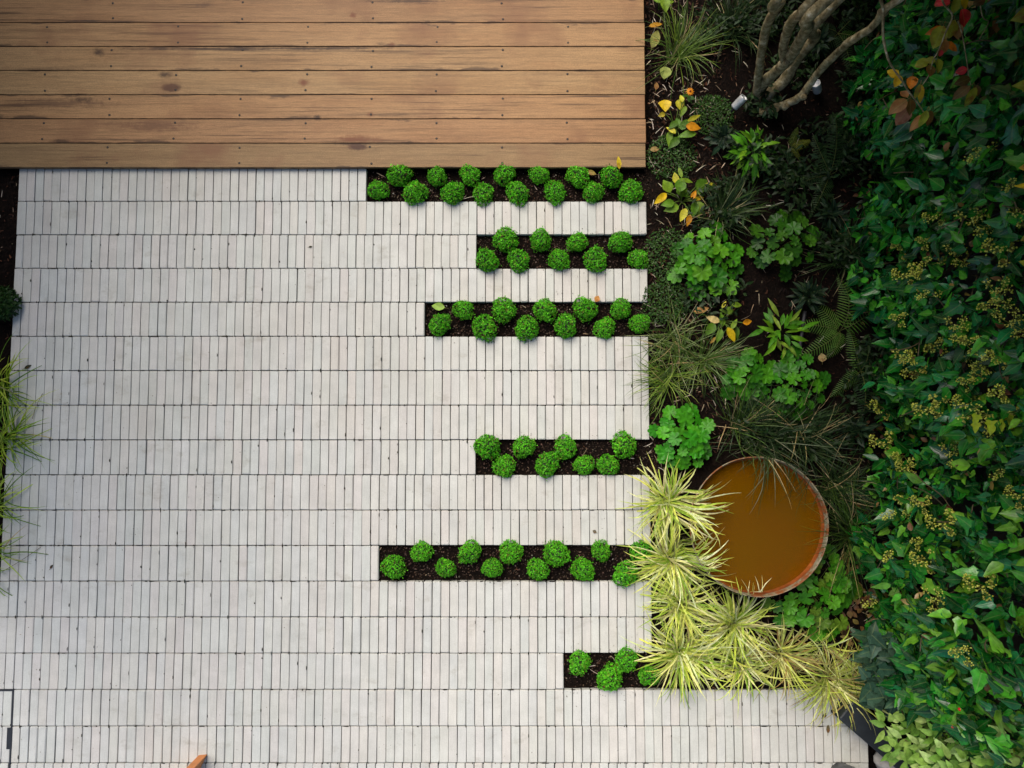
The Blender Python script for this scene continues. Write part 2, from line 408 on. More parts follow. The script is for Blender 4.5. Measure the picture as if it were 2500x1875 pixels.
for i, x in enumerate(gx):
    for j, y in enumerate(gy):
        k = 1 if (x > XR + .02 or x < XL - .02) and y > Y0 - 15 * ROW else .45
        if y > 1.64 and x < .9: vs.append((x, y, -.09))
        else: vs.append((x, y, soil_z(x, y) + hz[i, j] * k))
ny = len(gy); fs = [(i * ny + j, (i + 1) * ny + j, (i + 1) * ny + j + 1, i * ny + j + 1) for i in range(len(gx) - 1) for j in range(ny - 1)]
mb.add(vs, fs); tag(mb.build('garden_soil', M['soil']), 'dark crumbly soil of the planting beds and strips', 'soil', kind='structure')

PAL = [(.474, .473, .434), (.468, .475, .440), (.482, .469, .431), (.464, .472, .438), (.482, .482, .443)]
mb = MB()
for r in range(0, 24):
    n0 = 0; n1 = 74
    if r in strips: n1 = strips[r]
    xs = XL; y1 = Y0 - r * ROW; y0 = y1 - ROW
    if r >= 15: n1 = 98
    drift = U(-.006, .006)
    for k in range(-6 if r > 14 else 0, n1):
        a = XL + k * PITCH + (drift if 0 < k < n1 else 0) + U(-.0012, .0012) * (0 < k < n1)
        b = XL + (k + 1) * PITCH + (drift if k + 1 < n1 else 0) + U(-.0012, .0012) * (k + 1 < n1)
        g = .0016; h = U(-.0014, .0012)
        col = vary(PAL[int(U(0, 4.999))], .03)
        x0, x1, ya, yb = a + g, b - g, y0 + .0016 + U(0, .0012), y1 - .0016 - U(0, .0012)
        bi = len(mb.v); box(mb, (x0, ya, -.055), (x1, yb, h), col, U(.0016, .0026) if rng.random() < .8 else U(.003, .0055))
        # hand-made unevenness
        sk = U(-.0010, .0010)
        for q in range(bi, len(mb.v)):
            v = mb.v[q]; t = (v[1] - ya) / (yb - ya) - .5
            mb.v[q] = (v[0] + sk * t, v[1], v[2] + U(-.0004, .0004))
tag(mb.build('paving', M['paver'], smooth=False), 'pale grey narrow clay pavers laid in even rows', 'paving', kind='structure')

mb = MB()
for i in range(1500):
    r = int(U(0, 17.99)); n1 = strips.get(r, 74 if r < 15 else 96); k = int(U(0, n1)); x = XL + k * PITCH; y = Y0 - r * ROW
    vert = rng.random() < .6
    y += -U(0, ROW) if vert and rng.random() < .5 else 0
    if not vert: x += U(-.025, .025)
    if r in strips and k == 0: continue
    if i % 2: y = Y0 - r * ROW; vert = True
    L = (U(.005, .013) if i % 2 else U(.004, .03)) if vert else U(.006, .05); w_ = U(.0018, .0046); m_ = 6; vs = []
    for q in range(m_):
        a = 2 * math.pi * q / m_; ax, ay = (w_ * math.cos(a), L * .5 * math.sin(a)) if vert else (L * .5 * math.cos(a), w_ * math.sin(a))
        vs.append((x + ax * U(.6, 1.2), y + ay * U(.6, 1.2), .0016))
    vs.append((x, y, .0026)); mb.add(vs, [(q, (q + 1) % m_, m_) for q in range(m_)], vary((.02, .016, .010), .4))
tag(mb.build('joint_dirt', M['dry']), 'dark dirt and moss caught in the joints between the pavers', 'dirt', kind='stuff')

# ---------------------------------------------------------------- deck
DZ = .035
ys = [P(1106, y, DZ).y for y in (362, 309.5, 257.5, 205.5, 153.5, 101.5, 49.5, -2.5)]
pw = (ys[-1] - ys[0]) / 7
deck = empty('wooden_deck', (-1.8, ys[0], 0), 'brown hardwood deck of wide boards running left to right above the pavers', 'deck')
mb = MB(); DXR = P(1394, 200, DZ).x
WC = [(.265, .147, .064), (.285, .166, .073), (.295, .180, .078), (.31, .190, .082), (.285, .163, .072), (.27, .150, .066), (.24, .147, .066)]
for i in range(13):
    y = ys[0] + i * pw
    box(mb, (-5.2, y + .0013 + U(0, .001), DZ - .028), (DXR + U(-.004, .002), y + pw - .0013, DZ + U(-.0008, .0008)), vary(WC[6 - i] if i < 7 else WC[2], .045), .0025)
o = mb.build('boards', M['deck'], deck, smooth=False); o.location = -deck.location
mb = MB(); box(mb, (-5.15, ys[0] + .02, -.1), (DXR - .02, ys[0] + .06, DZ - .03)); box(mb, (DXR - .06, ys[0] + .07, -.1), (DXR - .02, ys[0] + 13 * pw - .05, DZ - .03))
o = mb.build('joist', M['fence'], deck, smooth=False); o.location = -deck.location
mb = MB(); lathe(mb, [(.0001, .0012), (.0062, .0012), (.0072, .0002), (.0072, -.003)], 10)
sm = mb.build('screw', M['screw'], deck)
jx = [O(x * .4069, 200, DZ).x for x in (-120, 275, 660, 1050, 1440, 1838)]
step = (jx[-1] - jx[0]) / 5; first = True
for i in range(7):
    for k in range(0, 10):
        if (k + i) % 2: continue
        for t in (.17, .83):
            x = jx[0] + step * k + U(-.006, .006)
            if x > DXR - .02: continue
            o = sm if first else sm.copy()
            if not first: sc.collection.objects.link(o); o.parent = deck
            first = False
            o.location = Vector((x, ys[0] + pw * (i + t) + U(-.004, .004), DZ)) - deck.location

# ---------------------------------------------------------------- clipped domes in the planting strips
def dome_mesh(seed):
    global rng
    keep = rng; rng = random.Random(seed); mb = MB()
    ph = [U(0, 6.28) for _ in range(4)]; R0 = .071
    def rad(a, e): return R0 * (1 + .09 * math.sin(2 * a + ph[0]) + .06 * math.sin(3 * a + ph[1] + e * 2) + .045 * math.sin(5 * a + ph[2] + 3 * e))
    for q in range(640):
        a = U(0, 6.2832); e = math.asin(U(-.15, 1)); depth = 1 - abs(rng.gauss(0, .07)) + (.20 * rng.random() if rng.random() < .12 else 0)
        r = rad(a, e) * depth
        n = Vector((math.cos(e) * math.cos(a), math.cos(e) * math.sin(a), math.sin(e)))
        p = Vector((n.x * r, n.y * r, .035 + n.z * r * 1.02))
        base = mixc((.04, .24, .006), (.15, .58, .022), rng.random())
        if rng.random() < .08: base = (.17, .30, .03)
        if rng.random() < .02: base = (.16, .08, .03)
        for k in range(5):
            d = (rdir() + n * .9).normalized(); c = vary(base, .32)
            dd, nn, s = frame(d, n); L = U(.0065, .0112); w = L * .34
            mb.add([p, p + dd * L * .55 - s * w, p + dd * L + nn * L * .05, p + dd * L * .55 + s * w], [(0, 1, 2, 3)], c, [(.5, 0), (0, .5), (.5, 1), (1, .5)])
    rng = keep; return mb
dome_src = []
mb = MB(); lathe(mb, [(.02, -.05), (.045, .0), (.058, .03), (.054, .06), (.035, .085), (.0005, .092)], 14); core_me = mb.build('stems', M['dark_core']).data
for s in range(9):
    o = dome_mesh(40 + s).build('foliage', M['tiny']); dome_src.append(o.data); bpy.data.objects.remove(o)
for o in list(bpy.data.objects):
    if o.data == core_me: bpy.data.objects.remove(o)
def z8(l, k, ox, oy): return [(ox + a * k, oy + b * k) for a, b in l]
ORD = ['first', 'second', 'third', 'fourth', 'fifth', 'sixth', 'seventh', 'eighth']
DOMES = [
 ('strip touching the deck', z8([(285,145),(570,150),(820,140),(1080,140),(1340,135),(1638,155),(1885,160)], .3255, 880, 380), z8([(125,255),(405,280),(690,280),(920,285),(1178,280),(1462,275),(1750,275),(2035,270)], .3255, 880, 380)),
 ('second strip from the deck', z8([(495,245),(812,245),(1145,265),(1535,265)], .2712, 1100, 520), z8([(328,432),(612,430),(980,425),(1310,425),(1700,415)], .2712, 1100, 520)),
 ('third strip from the deck', z8([(450,200),(795,200),(1145,205),(1485,195),(1790,190)], .2893, 1000, 700), z8([(250,325),(630,355),(990,360),(1320,340),(1650,355),(1950,315)], .2893, 1000, 700)),
 ('strip left of the rusty bowl', z8([(655,1365),(965,1365),(1318,1370),(1815,1350)], .2893, 1000, 700), z8([(800,1530),(1165,1515),(1480,1520),(1680,1520)], .2893, 1000, 700)),
 ('second strip from the bottom', z8([(430,215),(775,215),(1070,215),(1395,225),(1715,205),(2000,210)], .3436, 880, 1280), z8([(230,320),(600,330),(935,330),(1260,340),(1585,340),(1890,370)], .3436, 880, 1280)),
 ('short strip nearest the bottom', z8([(1560,1010),(1895,990)], .3436, 880, 1280), z8([(1775,1115),(2060,1100)], .3436, 880, 1280)),
]
dsrc = random.Random(5)
for name, up, lo in DOMES:
    for rowname, pts in (('upper', up), ('lower', lo)):
        for i, (x, y) in enumerate(pts):
            p = O(x, y - 4, .05); p.z = -.022
            if len(pts) == 2: which = ('left', 'right')[i]
            else: which = ORD[i]
            lab = f'green dome plant, {which}{" from left" if len(pts) > 2 else ""} in {rowname} row of {name}'
            e = empty('dome_plant', p, lab, 'dome plant', 'small green domes in the planting strips')
            s = dsrc.uniform(.86, 1.12)
            s *= .86; e.scale = (s * dsrc.uniform(.94, 1.06), s * dsrc.uniform(.96, 1.10), s * dsrc.uniform(.9, 1.1)); e.rotation_euler.z = dsrc.uniform(0, 6.28)
            me = dome_src[dsrc.randrange(9)]
            for nm, m in (('foliage', me), ('stems', core_me)):
                c = bpy.data.objects.new(nm, m); sc.collection.objects.link(c); c.parent = e

# ---------------------------------------------------------------- mulch and litter (uncountable)
def in_bed(x, y):
    if (x - BC[0]) ** 2 + (y - BC[1]) ** 2 < BC[2] * 1.3: return False
    if XR + .01 < x < 2.35 and y > Y0 - 15 * ROW: return True
    if -3.35 < x < XL - .01 and y < 1.6: return True
    for r, k in strips.items():
        if Y0 - (r + 1) * ROW + .008 < y < Y0 - r * ROW - .008 and XL + k * PITCH + .008 < x <= XR + .02: return True
    return False
def scatter(n, f):
    k = 0
    while k < n:
        t_ = rng.random(); x, y = (U(-3.3, -2.98), U(-2.2, 1.6)) if t_ < .06 else (U(.82, 1.3), U(-.9, 2.9)) if t_ < .30 else (U(-.88, 2.35), U(-1.5, 3.0))
        if in_bed(x, y): k += 1; f(x, y, x < XR and x > XL)
mb = MB()
def chip(x, y, strip):
    L = U(.006, .028) * (.55 if strip else 1); wd = L * U(.12, .4); a = U(0, 6.28); z = soil_z(x, y) + U(.004, .014)
    d = Vector((math.cos(a), math.sin(a), U(-.35, .35))); n = (Vector((U(-.5, .5), U(-.5, .5), 1)))
    t = rng.random(); c = (.012, .007, .005) if t < .6 else (.035, .014, .008) if t < .84 else (.08, .036, .02) if t < .955 else (.22, .16, .10)
    leaf(mb, Vector((x, y, z)), d, n, L, wd, vary(c, .35), [(0, .6), (.3, 1), (.8, .8), (1, .3)], .1, .2)
scatter(15000, chip)
def crumb(x, y, strip):
    L = U(.003, .011); a = U(0, 6.28); d = Vector((math.cos(a), math.sin(a), U(-.4, .4)))
    t = rng.random(); c = (.045, .028, .020) if t < .72 else (.085, .055, .04) if t < .96 else (.20, .17, .13)
    leaf(mb, Vector((x, y, soil_z(x, y) + U(.004, .012))), d, Vector((U(-.5, .5), U(-.5, .5), 1)), L, L * U(.5, .9), vary(c, .35), [(0, .6), (.4, 1), (.8, .8), (1, .3)], .1, .2)
k = 0
while k < 6500:
    r = rng.choice([0, 0, 0, 2, 2, 4, 4, 4, 8, 8, 11, 11, 11, 14]); x = U(XL + strips[r] * PITCH, XR + .05); y = Y0 - (r + U(.03, .97)) * ROW
    k += 1; crumb(x, y, True)
tag(mb.build('bark_mulch', M['dry']), 'dark brown bark chips scattered over the soil', 'mulch', kind='stuff')
mb = MB()
def straw(x, y, strip):
    if strip and rng.random() < .7: return
    L = U(.02, .075); a = U(0, 6.28); z = soil_z(x, y) + U(.012, .03)
    blade(mb, (x, y, z), a, U(-.1, .35), L, U(.0022, .005), vary(mixc((.22, .16, .10), (.50, .45, .36), rng.random() ** 1.5), .2), U(0, .5), 3)
scatter(850, straw)
tag(mb.build('dry_straw', M['dry']), 'pale dry grass bits lying on the mulch', 'straw', kind='stuff')

# ---------------------------------------------------------------- plant makers
def cl(p): return p.copy()
def grass(mb, p, n, L, w, cols, spread=.03, el=(.5, 1.35), droop=(.9, 2.1), lean=None, dead=.06, sway=.35):
    tufts = [Vector((rng.gauss(0, spread), rng.gauss(0, spread), 0)) for _ in range(6)]
    for i in range(n):
        a = U(0, 6.28); tuf = tufts[i % len(tufts)]
        if lean is not None and rng.random() < lean[1]: a = lean[0] + rng.gauss(0, .6)
        q = p + tuf + Vector((math.cos(a) * U(0, spread * .6), math.sin(a) * U(0, spread * .6), 0))
        c = vary(cols[int(U(0, len(cols) - .001))], .2)
        if rng.random() < dead: c = vary((.34, .27, .13), .3)
        blade(mb, q, a + U(-.4, .4), U(*el), L * U(.55, 1.1), w * U(.7, 1.2), c, U(*droop), 7, .4, sway)
def plant(name, mb, mat, loc, label, cat, group=None, part='foliage', base=None):
    e = empty(name, loc, label, cat, group); o = mb.build(part, mat, e); o.location = -Vector(loc)
    if base:
        b = MB(); lathe(b, [(base, -.03), (base * .9, .012), (base * .5, .03), (.001, .034)], 10, (0, 0)); b.build('crown_base', M['dark_core'], e)
    return e

# striped yellow sedges
SY = [(.66, .69, .14), (.78, .77, .33), (.56, .66, .09), (.82, .80, .46), (.26, .40, .04), (.66, .68, .18)]
for x, y, n, L, lab in [
  (1450, 1095, 210, .27, 'yellow striped sedge tuft, topmost, between the pavers and the rusty bowl'),
  (1457, 1212, 230, .29, 'yellow striped sedge tuft hanging over the end of the strip left of the bowl'),
  (1473, 1314, 170, .26, 'yellow striped sedge tuft on the paver edge below the bowl, third from the top'),
  (1594, 1357, 220, .30, 'large yellow striped sedge tuft directly under the bottom of the rusty bowl'),
  (1471, 1418, 210, .28, 'yellow striped sedge tuft beside the last short strip of domes'),
  (1615, 1448, 120, .25, 'small yellow striped sedge tuft at the bottom edge in the middle of the sedges'),
  (1697, 1425, 180, .27, 'yellow striped sedge tuft left of the tuft with reddish blades'),
  (1802, 1475, 190, .28, 'yellow striped sedge tuft with brownish blades beside the dark edging'),
  (1862, 1500, 120, .26, 'brownish yellow sedge tuft farthest right against the dull ivy'),
  (1535, 1432, 110, .2, 'small yellow striped sedge tuft on the soil right of the last short strip'),
  (1800, 1408, 60, .25, 'sparse thin yellow sedge tuft below the scalloped plant beside the ivy')]:
    mb = MB(); p = P(x, y, .14); p.z = -.005; L *= 1.2; n = int(n * .78)
    brown = 'brownish' in lab or 'sparse' in lab or 'left of the tuft' in lab
    cols = SY if not brown else SY[:3] + [(.44, .40, .14), (.40, .24, .10), (.38, .42, .10)]
    grass(mb, p, n, L, .0095 if not brown else .0075, cols, .026, (.3, 1.45), (.6, 2.4), None, .09, .6)
    plant('striped_sedge', mb, M['stripe'], p, lab, 'sedge', 'yellow striped sedges around the bowl', base=.04)

# green and dark grasses
GG = [(.05, .10, .018), (.07, .13, .02), (.10, .15, .03)]; GD = [(.014, .032, .010), (.02, .045, .012), (.035, .062, .018)]; GB = [(.16, .24, .03), (.10, .19, .02), (.22, .28, .05)]
for x, y, n, L, cols, lean, lab in [
  (1464, 116, 150, .34, GG + GB[:1], (1.1, .55), 'green grass tuft fanning upward right of the deck corner'),
  (1585, 62, 130, .36, GD, (1.4, .4), 'dark grass tuft at the top edge left of the tree stems'),
  (1560, 462, 140, .33, GD + GG[:1] + [(.2, .2, .09)], (.5, .7), 'fine grass tuft swept to the right below the yellowing hosta'),
  (1837, 552, 120, .34, GD, None, 'dark spidery grass tuft in front of the ivy near a fern'),
  (1460, 743, 120, .28, GG + [(.2, .24, .1)], None, 'green grass tuft with pale blades right of the third strip'),
  (1528, 785, 130, .31, GG + [(.18, .24, .1)], (-.1, .5), 'green grass tuft spreading right below the peach leaved hosta'),
  (1454, 818, 120, .30, GG + GB, (3.3, .5), 'bright grass tuft leaning left over the paver edge'),
  (1600, 925, 120, .36, GD + GG, (1.0, .7), 'long dark grass tuft rising right above the bowl'),
  (1712, 925, 120, .34, GD + GG[:1], (.9, .5), 'long dark grass tuft below the scalloped plants, above the bowl'),
  (1640, 952, 110, .42, GD + [(.12, .14, .08)], (4.7, .2), 'dark grass tuft with grey blades drooping over the top rim of the bowl'),
  (1745, 968, 120, .42, GD, (.6, .3), 'dark grass tuft at the upper right rim of the bowl'),
  (1800, 1049, 150, .33, GD + GG[:1], (-.1, .6), 'dark grass tuft swept right beside the bowl'),
  (1838, 1148, 150, .46, GD + GG, (3.0, .5), 'dark green grass tuft leaning over the right rim of the bowl'),
  (1850, 1085, 100, .28, GD, None, 'dark matted grass tuft between the bowl and the ivy')]:
    mb = MB(); p = P(x, y, .06); p.z = 0
    grass(mb, p, n, L, .0042, cols, .035, (.35, 1.4) if L < .45 else (.75, 1.3), (.5, 2.0) if L < .45 else (.5, 1.5), lean, .07, .5)
    plant('grass_tuft', mb, M['grass'], p, lab, 'grass', 'green grasses in the right bed')
for i, (x, y, n, lab) in enumerate([(-22, 832, 120, 'bright green grass tuft at the left edge, topmost of the row'), (-15, 955, 130, 'yellow green grass tuft at the left edge reaching farthest over the pavers'),
    (-45, 1085, 110, 'green grass tuft at the left edge, third from the top'), (-60, 1215, 90, 'green grass tuft at the left edge, lowest of the row')]):
    mb = MB(); p = P(x, y, .1); p.z = -.01
    grass(mb, p, int(n * .6), .34, .0075, [(.22, .34, .02), (.36, .44, .06), (.10, .19, .02)], .05, (.4, 1.3), (.5, 1.8), (0, .45), .04, .6)
    plant('grass_tuft', mb, M['grass'], p, lab, 'grass', 'grasses in the left bed')

# hostas
HY = [(.50, .36, .02), (.42, .36, .03), (.55, .30, .02)]; HG = [(.12, .23, .015), (.17, .28, .02), (.09, .19, .012)]
def hosta(x, y, leaves, lab, z=.07):
    mb = MB(); p = P(x, y, z); p.z = 0
    for lx, ly, L, W, ang, col in leaves:
        tip = P(lx, ly, z + U(-.02, .05)); a = R(ang)
        d = Vector((math.cos(a), math.sin(a), U(.0, .2))); base = tip - d * (L * .5)
        tube(mb, smoothpath([p.copy(), (p + base) * .5 + Vector((0, 0, .03)), base], 3), .0022, (.12, .2, .03), 5)
        leaf(mb, base, d, Vector((U(-.25, .25), U(-.25, .25), 1)), L, W, vary(col, .12), [(0, .1), (.12, .62), (.3, 1), (.55, .95), (.8, .5), (1, 0)], U(.12, .3), U(.2, .4), .02)
    plant('hosta', mb, M['hosta'], p, lab, 'hosta', 'hostas in the right bed')
def zz(l, ox, oy, k):                       # zoomed reading -> 2212 px
    return [((ox + a * k) * .8848, (oy + b * k) * .8848, L, W, g, c) for a, b, L, W, g, c in l]
Y1, Y2, OR = (.62, .42, .01), (.45, .42, .03), (.60, .24, .01); G1, G2, G3 = (.16, .27, .02), (.09, .20, .012), (.06, .14, .01); PE = (.62, .36, .12)
hosta(1478, 430, zz([(305, 345, .085, .075, 110, G1), (235, 485, .095, .045, 222, Y1), (395, 260, .07, .04, 100, Y2), (445, 195, .075, .025, 105, G1), (520, 290, .08, .03, -5, G1), (480, 430, .09, .06, -25, G2), (480, 400, .07, .04, 30, G1),
   (355, 590, .09, .055, 200, G1), (310, 540, .08, .05, 190, G2), (480, 660, .085, .045, 245, Y2), (540, 720, .07, .035, 255, OR), (640, 600, .10, .075, -80, G1), (600, 600, .09, .05, -100, G2), (640, 480, .075, .03, 5, Y1), (595, 440, .06, .03, 60, OR), (660, 400, .08, .04, 20, G2), (790, 340, .08, .03, -8, Y2), (680, 320, .09, .06, 30, G3), (450, 330, .09, .07, 80, G2)], 1560, 375, .226), 'green and yellow hosta with pointed leaves beside the first paver row')
hosta(1462, 270, zz([(285, 1140, .075, .07, 270, Y1), (440, 1130, .065, .05, 280, Y2), (245, 1240, .045, .03, 200, (.35, .3, .02)), (480, 1200, .07, .03, 240, G1), (600, 1270, .09, .028, 25, Y2), (590, 1370, .09, .05, -12, OR), (520, 1450, .11, .05, 185, G2), (330, 1490, .09, .04, 265, G1), (370, 1350, .075, .04, 215, G3), (380, 1540, .09, .05, 225, G3), (500, 1330, .09, .05, 60, G3), (420, 1320, .08, .04, 100, G2), (460, 1060, .05, .03, 100, Y2), (350, 1400, .07, .03, 140, Y2), (250, 1120, .05, .04, 160, Y1)], 1560, 0, .226), 'hosta with yellow heart shaped leaves nearest the deck edge')
hosta(1560, 690, zz([(680, 250, .10, .04, 15, PE), (800, 350, .085, .04, 160, (.62, .5, .2)), (1000, 520, .10, .045, -62, Y1), (950, 255, .08, .045, 175, G1), (1060, 195, .06, .035, 0, G1), (770, 460, .09, .055, 235, G2), (870, 530, .085, .04, 250, G2), (1175, 380, .06, .035, 10, OR), (1030, 400, .07, .03, 60, G1), (920, 190, .05, .02, 60, Y2), (1060, 500, .08, .03, 275, G3), (800, 580, .05, .02, 230, (.4, .25, .05)), (900, 350, .09, .04, 90, G2)], 1560, 700, .226), 'hosta with peach and yellow curled leaves in the middle of the bed')
hosta(1427, 8, zz([(285, 50, .09, .06, 275, G1), (210, 0, .06, .03, 160, G1), (340, 20, .05, .03, 20, G1), (180, -60, .1, .06, 100, G2), (300, -80, .1, .06, 70, G2)], 1560, 0, .226), 'light green broad leaf plant at the top edge beside the deck')

# fresh green lance-leaved plants
def lance(x, y, n, L, W, cols, lab, z=.08, el=(.1, .9)):
    mb = MB(); p = P(x, y, z); p.z = 0
    for i in range(n):
        a = i * 2.4 + U(-.3, .3); e = U(*el); d = Vector((math.cos(a) * math.cos(e), math.sin(a) * math.cos(e), math.sin(e)))
        leaf(mb, p + Vector((0, 0, U(.01, .10))) + d * U(.01, L * .7) + rdir() * .02, (d + rdir() * .5).normalized(), Vector((0, 0, 1)) + rdir() * .35, L * U(.6, 1.1), W * U(.7, 1.1), vary(cols[i % len(cols)], .18), LAN, U(.2, .6), U(.2, .5), .05)
    return plant('leafy_plant', mb, M['leaf'], p, lab, 'leafy plant', 'leafy plants in the right bed')
BG = [(.07, .25, .008), (.14, .33, .012), (.04, .16, .008)]
lance(1622, 325, 60, .11, .034, BG, 'bright green plant with toothed upright leaves below the spotlight')
lance(1688, 715, 34, .13, .03, BG + [(.16, .26, .02)], 'bright green plant with narrow leaves right of the peach leaved hosta')
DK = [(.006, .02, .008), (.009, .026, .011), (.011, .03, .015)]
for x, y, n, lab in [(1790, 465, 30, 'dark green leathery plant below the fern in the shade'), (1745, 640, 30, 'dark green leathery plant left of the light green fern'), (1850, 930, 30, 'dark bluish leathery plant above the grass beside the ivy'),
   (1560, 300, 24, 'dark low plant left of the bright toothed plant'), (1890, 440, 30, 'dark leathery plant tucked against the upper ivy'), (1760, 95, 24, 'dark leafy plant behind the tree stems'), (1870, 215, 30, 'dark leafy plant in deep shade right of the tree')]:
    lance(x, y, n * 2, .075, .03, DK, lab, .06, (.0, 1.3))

# scalloped plants
def scallop(x, y, rpx, n, lr, cols, lab, h=.13):
    mb = MB(); st = MB(); p = P(x, y, h); p.z = 0; rr = rpx * (H - h) / F
    for i in range(n):
        t = math.sqrt((i + .5) / n); a = i * 2.39996 + U(-.3, .3)
        q = p + Vector((math.cos(a) * rr * t, math.sin(a) * rr * t, h * (1.15 - .75 * t * t) + U(-.025, .025)))
        d = Vector((math.cos(a), math.sin(a), -.25)) + rdir() * .35; nn = Vector((math.cos(a) * .45 * t, math.sin(a) * .45 * t, 1)) + rdir() * .42
        roundleaf(mb, q, d, nn, lr * U(.6, 1.12), vary(cols[i % len(cols)], .16), 7, U(.02, .2))
        tube(st, smoothpath([p + Vector((math.cos(a) * .015, math.sin(a) * .015, 0)), p + Vector((math.cos(a) * rr * t * .4, math.sin(a) * rr * t * .4, q.z * .6)), q - Vector((0, 0, .003))], 2), .0016, (.10, .14, .03), 4)
    e = plant('scalloped_plant', mb, M['lobed'], p, lab, 'leafy plant', 'scalloped leaf plants in the right bed')
    o = st.build('stalks', M['leaf'], e); o.location = -p
LG = [(.032, .165, .006), (.05, .20, .007), (.022, .12, .006), (.075, .23, .009)]
scallop(1537, 560, 78, 34, .052, LG, 'large green scalloped plant beside the second strip')
scallop(1702, 520, 72, 26, .05, [(.024, .10, .006), (.036, .12, .007), (.016, .07, .006)], 'darker green scalloped plant right of the large one')
scallop(1618, 810, 52, 22, .045, LG[:3], 'green scalloped plant among the grasses above the bowl')
scallop(1722, 830, 74, 34, .045, LG[:3], 'wide green scalloped plant beside the ferns')
scallop(1480, 945, 66, 34, .046, [(.03, .20, .007), (.05, .25, .009)], 'bright green scalloped plant at the end of the fourth strip, touching the bowl')
scallop(1768, 1285, 98, 60, .045, [(.045, .20, .009), (.07, .24, .012), (.03, .14, .008), (.09, .17, .014)], 'bushy bright scalloped plant at the lower right of the bowl')

# ferns
def fern(x, y, fr, L, cols, lab, h=.1):
    mb = MB(); p = P(x, y, h); p.z = 0
    for a0, e0 in fr:
        a = R(a0 + U(-14, 14)); pts = []; q = p + Vector((0, 0, .05)); e = e0 + U(-.25, .2); Lf = L; L = L * U(.65, 1.1); cv = U(-.07, .07)
        for i in range(15):
            pts.append(q.copy()); e -= .10; a += cv
            q = q + Vector((math.cos(a) * math.cos(e), math.sin(a) * math.cos(e), math.sin(e))) * (L / 14)
        tube(mb, pts, [.0022 * (1 - .8 * i / 14) for i in range(15)], (.10, .12, .03), 4)
        col = vary(cols[int(U(0, len(cols) - .01))], .15)
        for i in range(2, 21):
            t = i / 21; k = t * 14; j = int(k); f = k - j; b = pts[j] * (1 - f) + pts[min(j + 1, 14)] * f
            d = (pts[min(j + 1, 14)] - pts[j - 1 if j else 0]).normalized(); s = d.cross(Vector((0, 0, 1))).normalized()
            ln = L * .20 * math.sin(min(1, (1 - t) * 1.35 + .04) * math.pi * .5) * (.5 + .5 * min(1, t * 5))
            for sg in (-1, 1):
                leaf(mb, b, s * sg + d * .35 - Vector((0, 0, .15)), Vector((0, 0, 1)), ln, L * .019, vary(col, .15), [(0, .7), (.4, 1), (.75, .7), (1, 0)], .15, .1)
        L = Lf
    plant('fern', mb, M['leaf'], p, lab, 'fern', 'ferns in the right bed')
FG = [(.045, .11, .014), (.065, .14, .018)]; FD = [(.010, .032, .010), (.014, .042, .012)]
fern(1822, 712, [(165, .75), (215, .7), (130, .8), (60, .8), (20, .7), (265, .7)], .34, FG, 'light green fern between the leathery plant and the ivy')
fern(1868, 800, [(120, .7), (200, .6), (260, .6), (320, .7), (60, .8)], .31, FD + FG[:1], 'dark fern tucked beside the ivy below the light green fern')
fern(1800, 372, [(200, .7), (240, .6), (150, .8), (80, .8), (30, .7)], .33, FD + FG[:1], 'mid green fern below the crooked low branch')
fern(1862, 262, [(200, .7), (250, .6), (130, .8), (40, .8), (320, .6)], .32, FD, 'very dark fern under the hanging branches')
fern(1818, 62, [(230, .7), (270, .6), (160, .8), (60, .8), (330, .6)], .34, FD + FG[:1], 'dark fern between the tree stems and the crooked branch')
fern(1715, 312, [(40, .8), (80, .9), (350, .7), (300, .6)], .16, [(.2, .24, .03), (.13, .19, .025)], 'small yellowish fern right of the bright toothed plant')

# creeping small-leaved plants
for x, y, r, lab in [(1452, 338, .15, 'dark small leaved creeping plant below the yellow hosta by the deck corner'), (1447, 548, .16, 'dark small leaved creeping plant at the end of the second strip'), (1440, 650, .14, 'dark small leaved creeping plant right of the third paver row'), (1540, 245, .13, 'dark creeping plant left of the garden spotlight')]:
    mb = MB(); p = P(x, y, .03); p.z = 0
    for i in range(900):
        a = U(0, 6.28); t = math.sqrt(rng.random()); q = p + Vector((math.cos(a) * r * t, math.sin(a) * r * t, .05 * (1 - t * t) + U(-.01, .015)))
        leaf(mb, q, rdir(U(-.1, .9)), Vector((0, 0, 1)) + rdir() * .4, U(.012, .02), .008, vary((.030, .075, .012), .4), [(0, .1), (.45, 1), (1, 0)], .1, .2)
    plant('creeping_plant', mb, M['tiny'], p, lab, 'creeping plant', 'creeping plants at the paver edge')

# shrub in the left bed
mb = MB(); p = P(-8, 652, .1); p.z = 0
for i in range(650):
    n = rdir(); n.z = abs(n.z); q = p + Vector((n.x * .085, n.y * .085, .03 + n.z * .09)) * 1 * U(.97, 1.0)
    leaf(mb, q, n + rdir() * .8, n, U(.02, .035), .016, vary((.012, .045, .008), .3), OV, .2, .2)
plant('low_shrub', mb, M['leaf'], p, 'small dark green shrub overlapping the paver edge at the far left', 'shrub', base=.05)

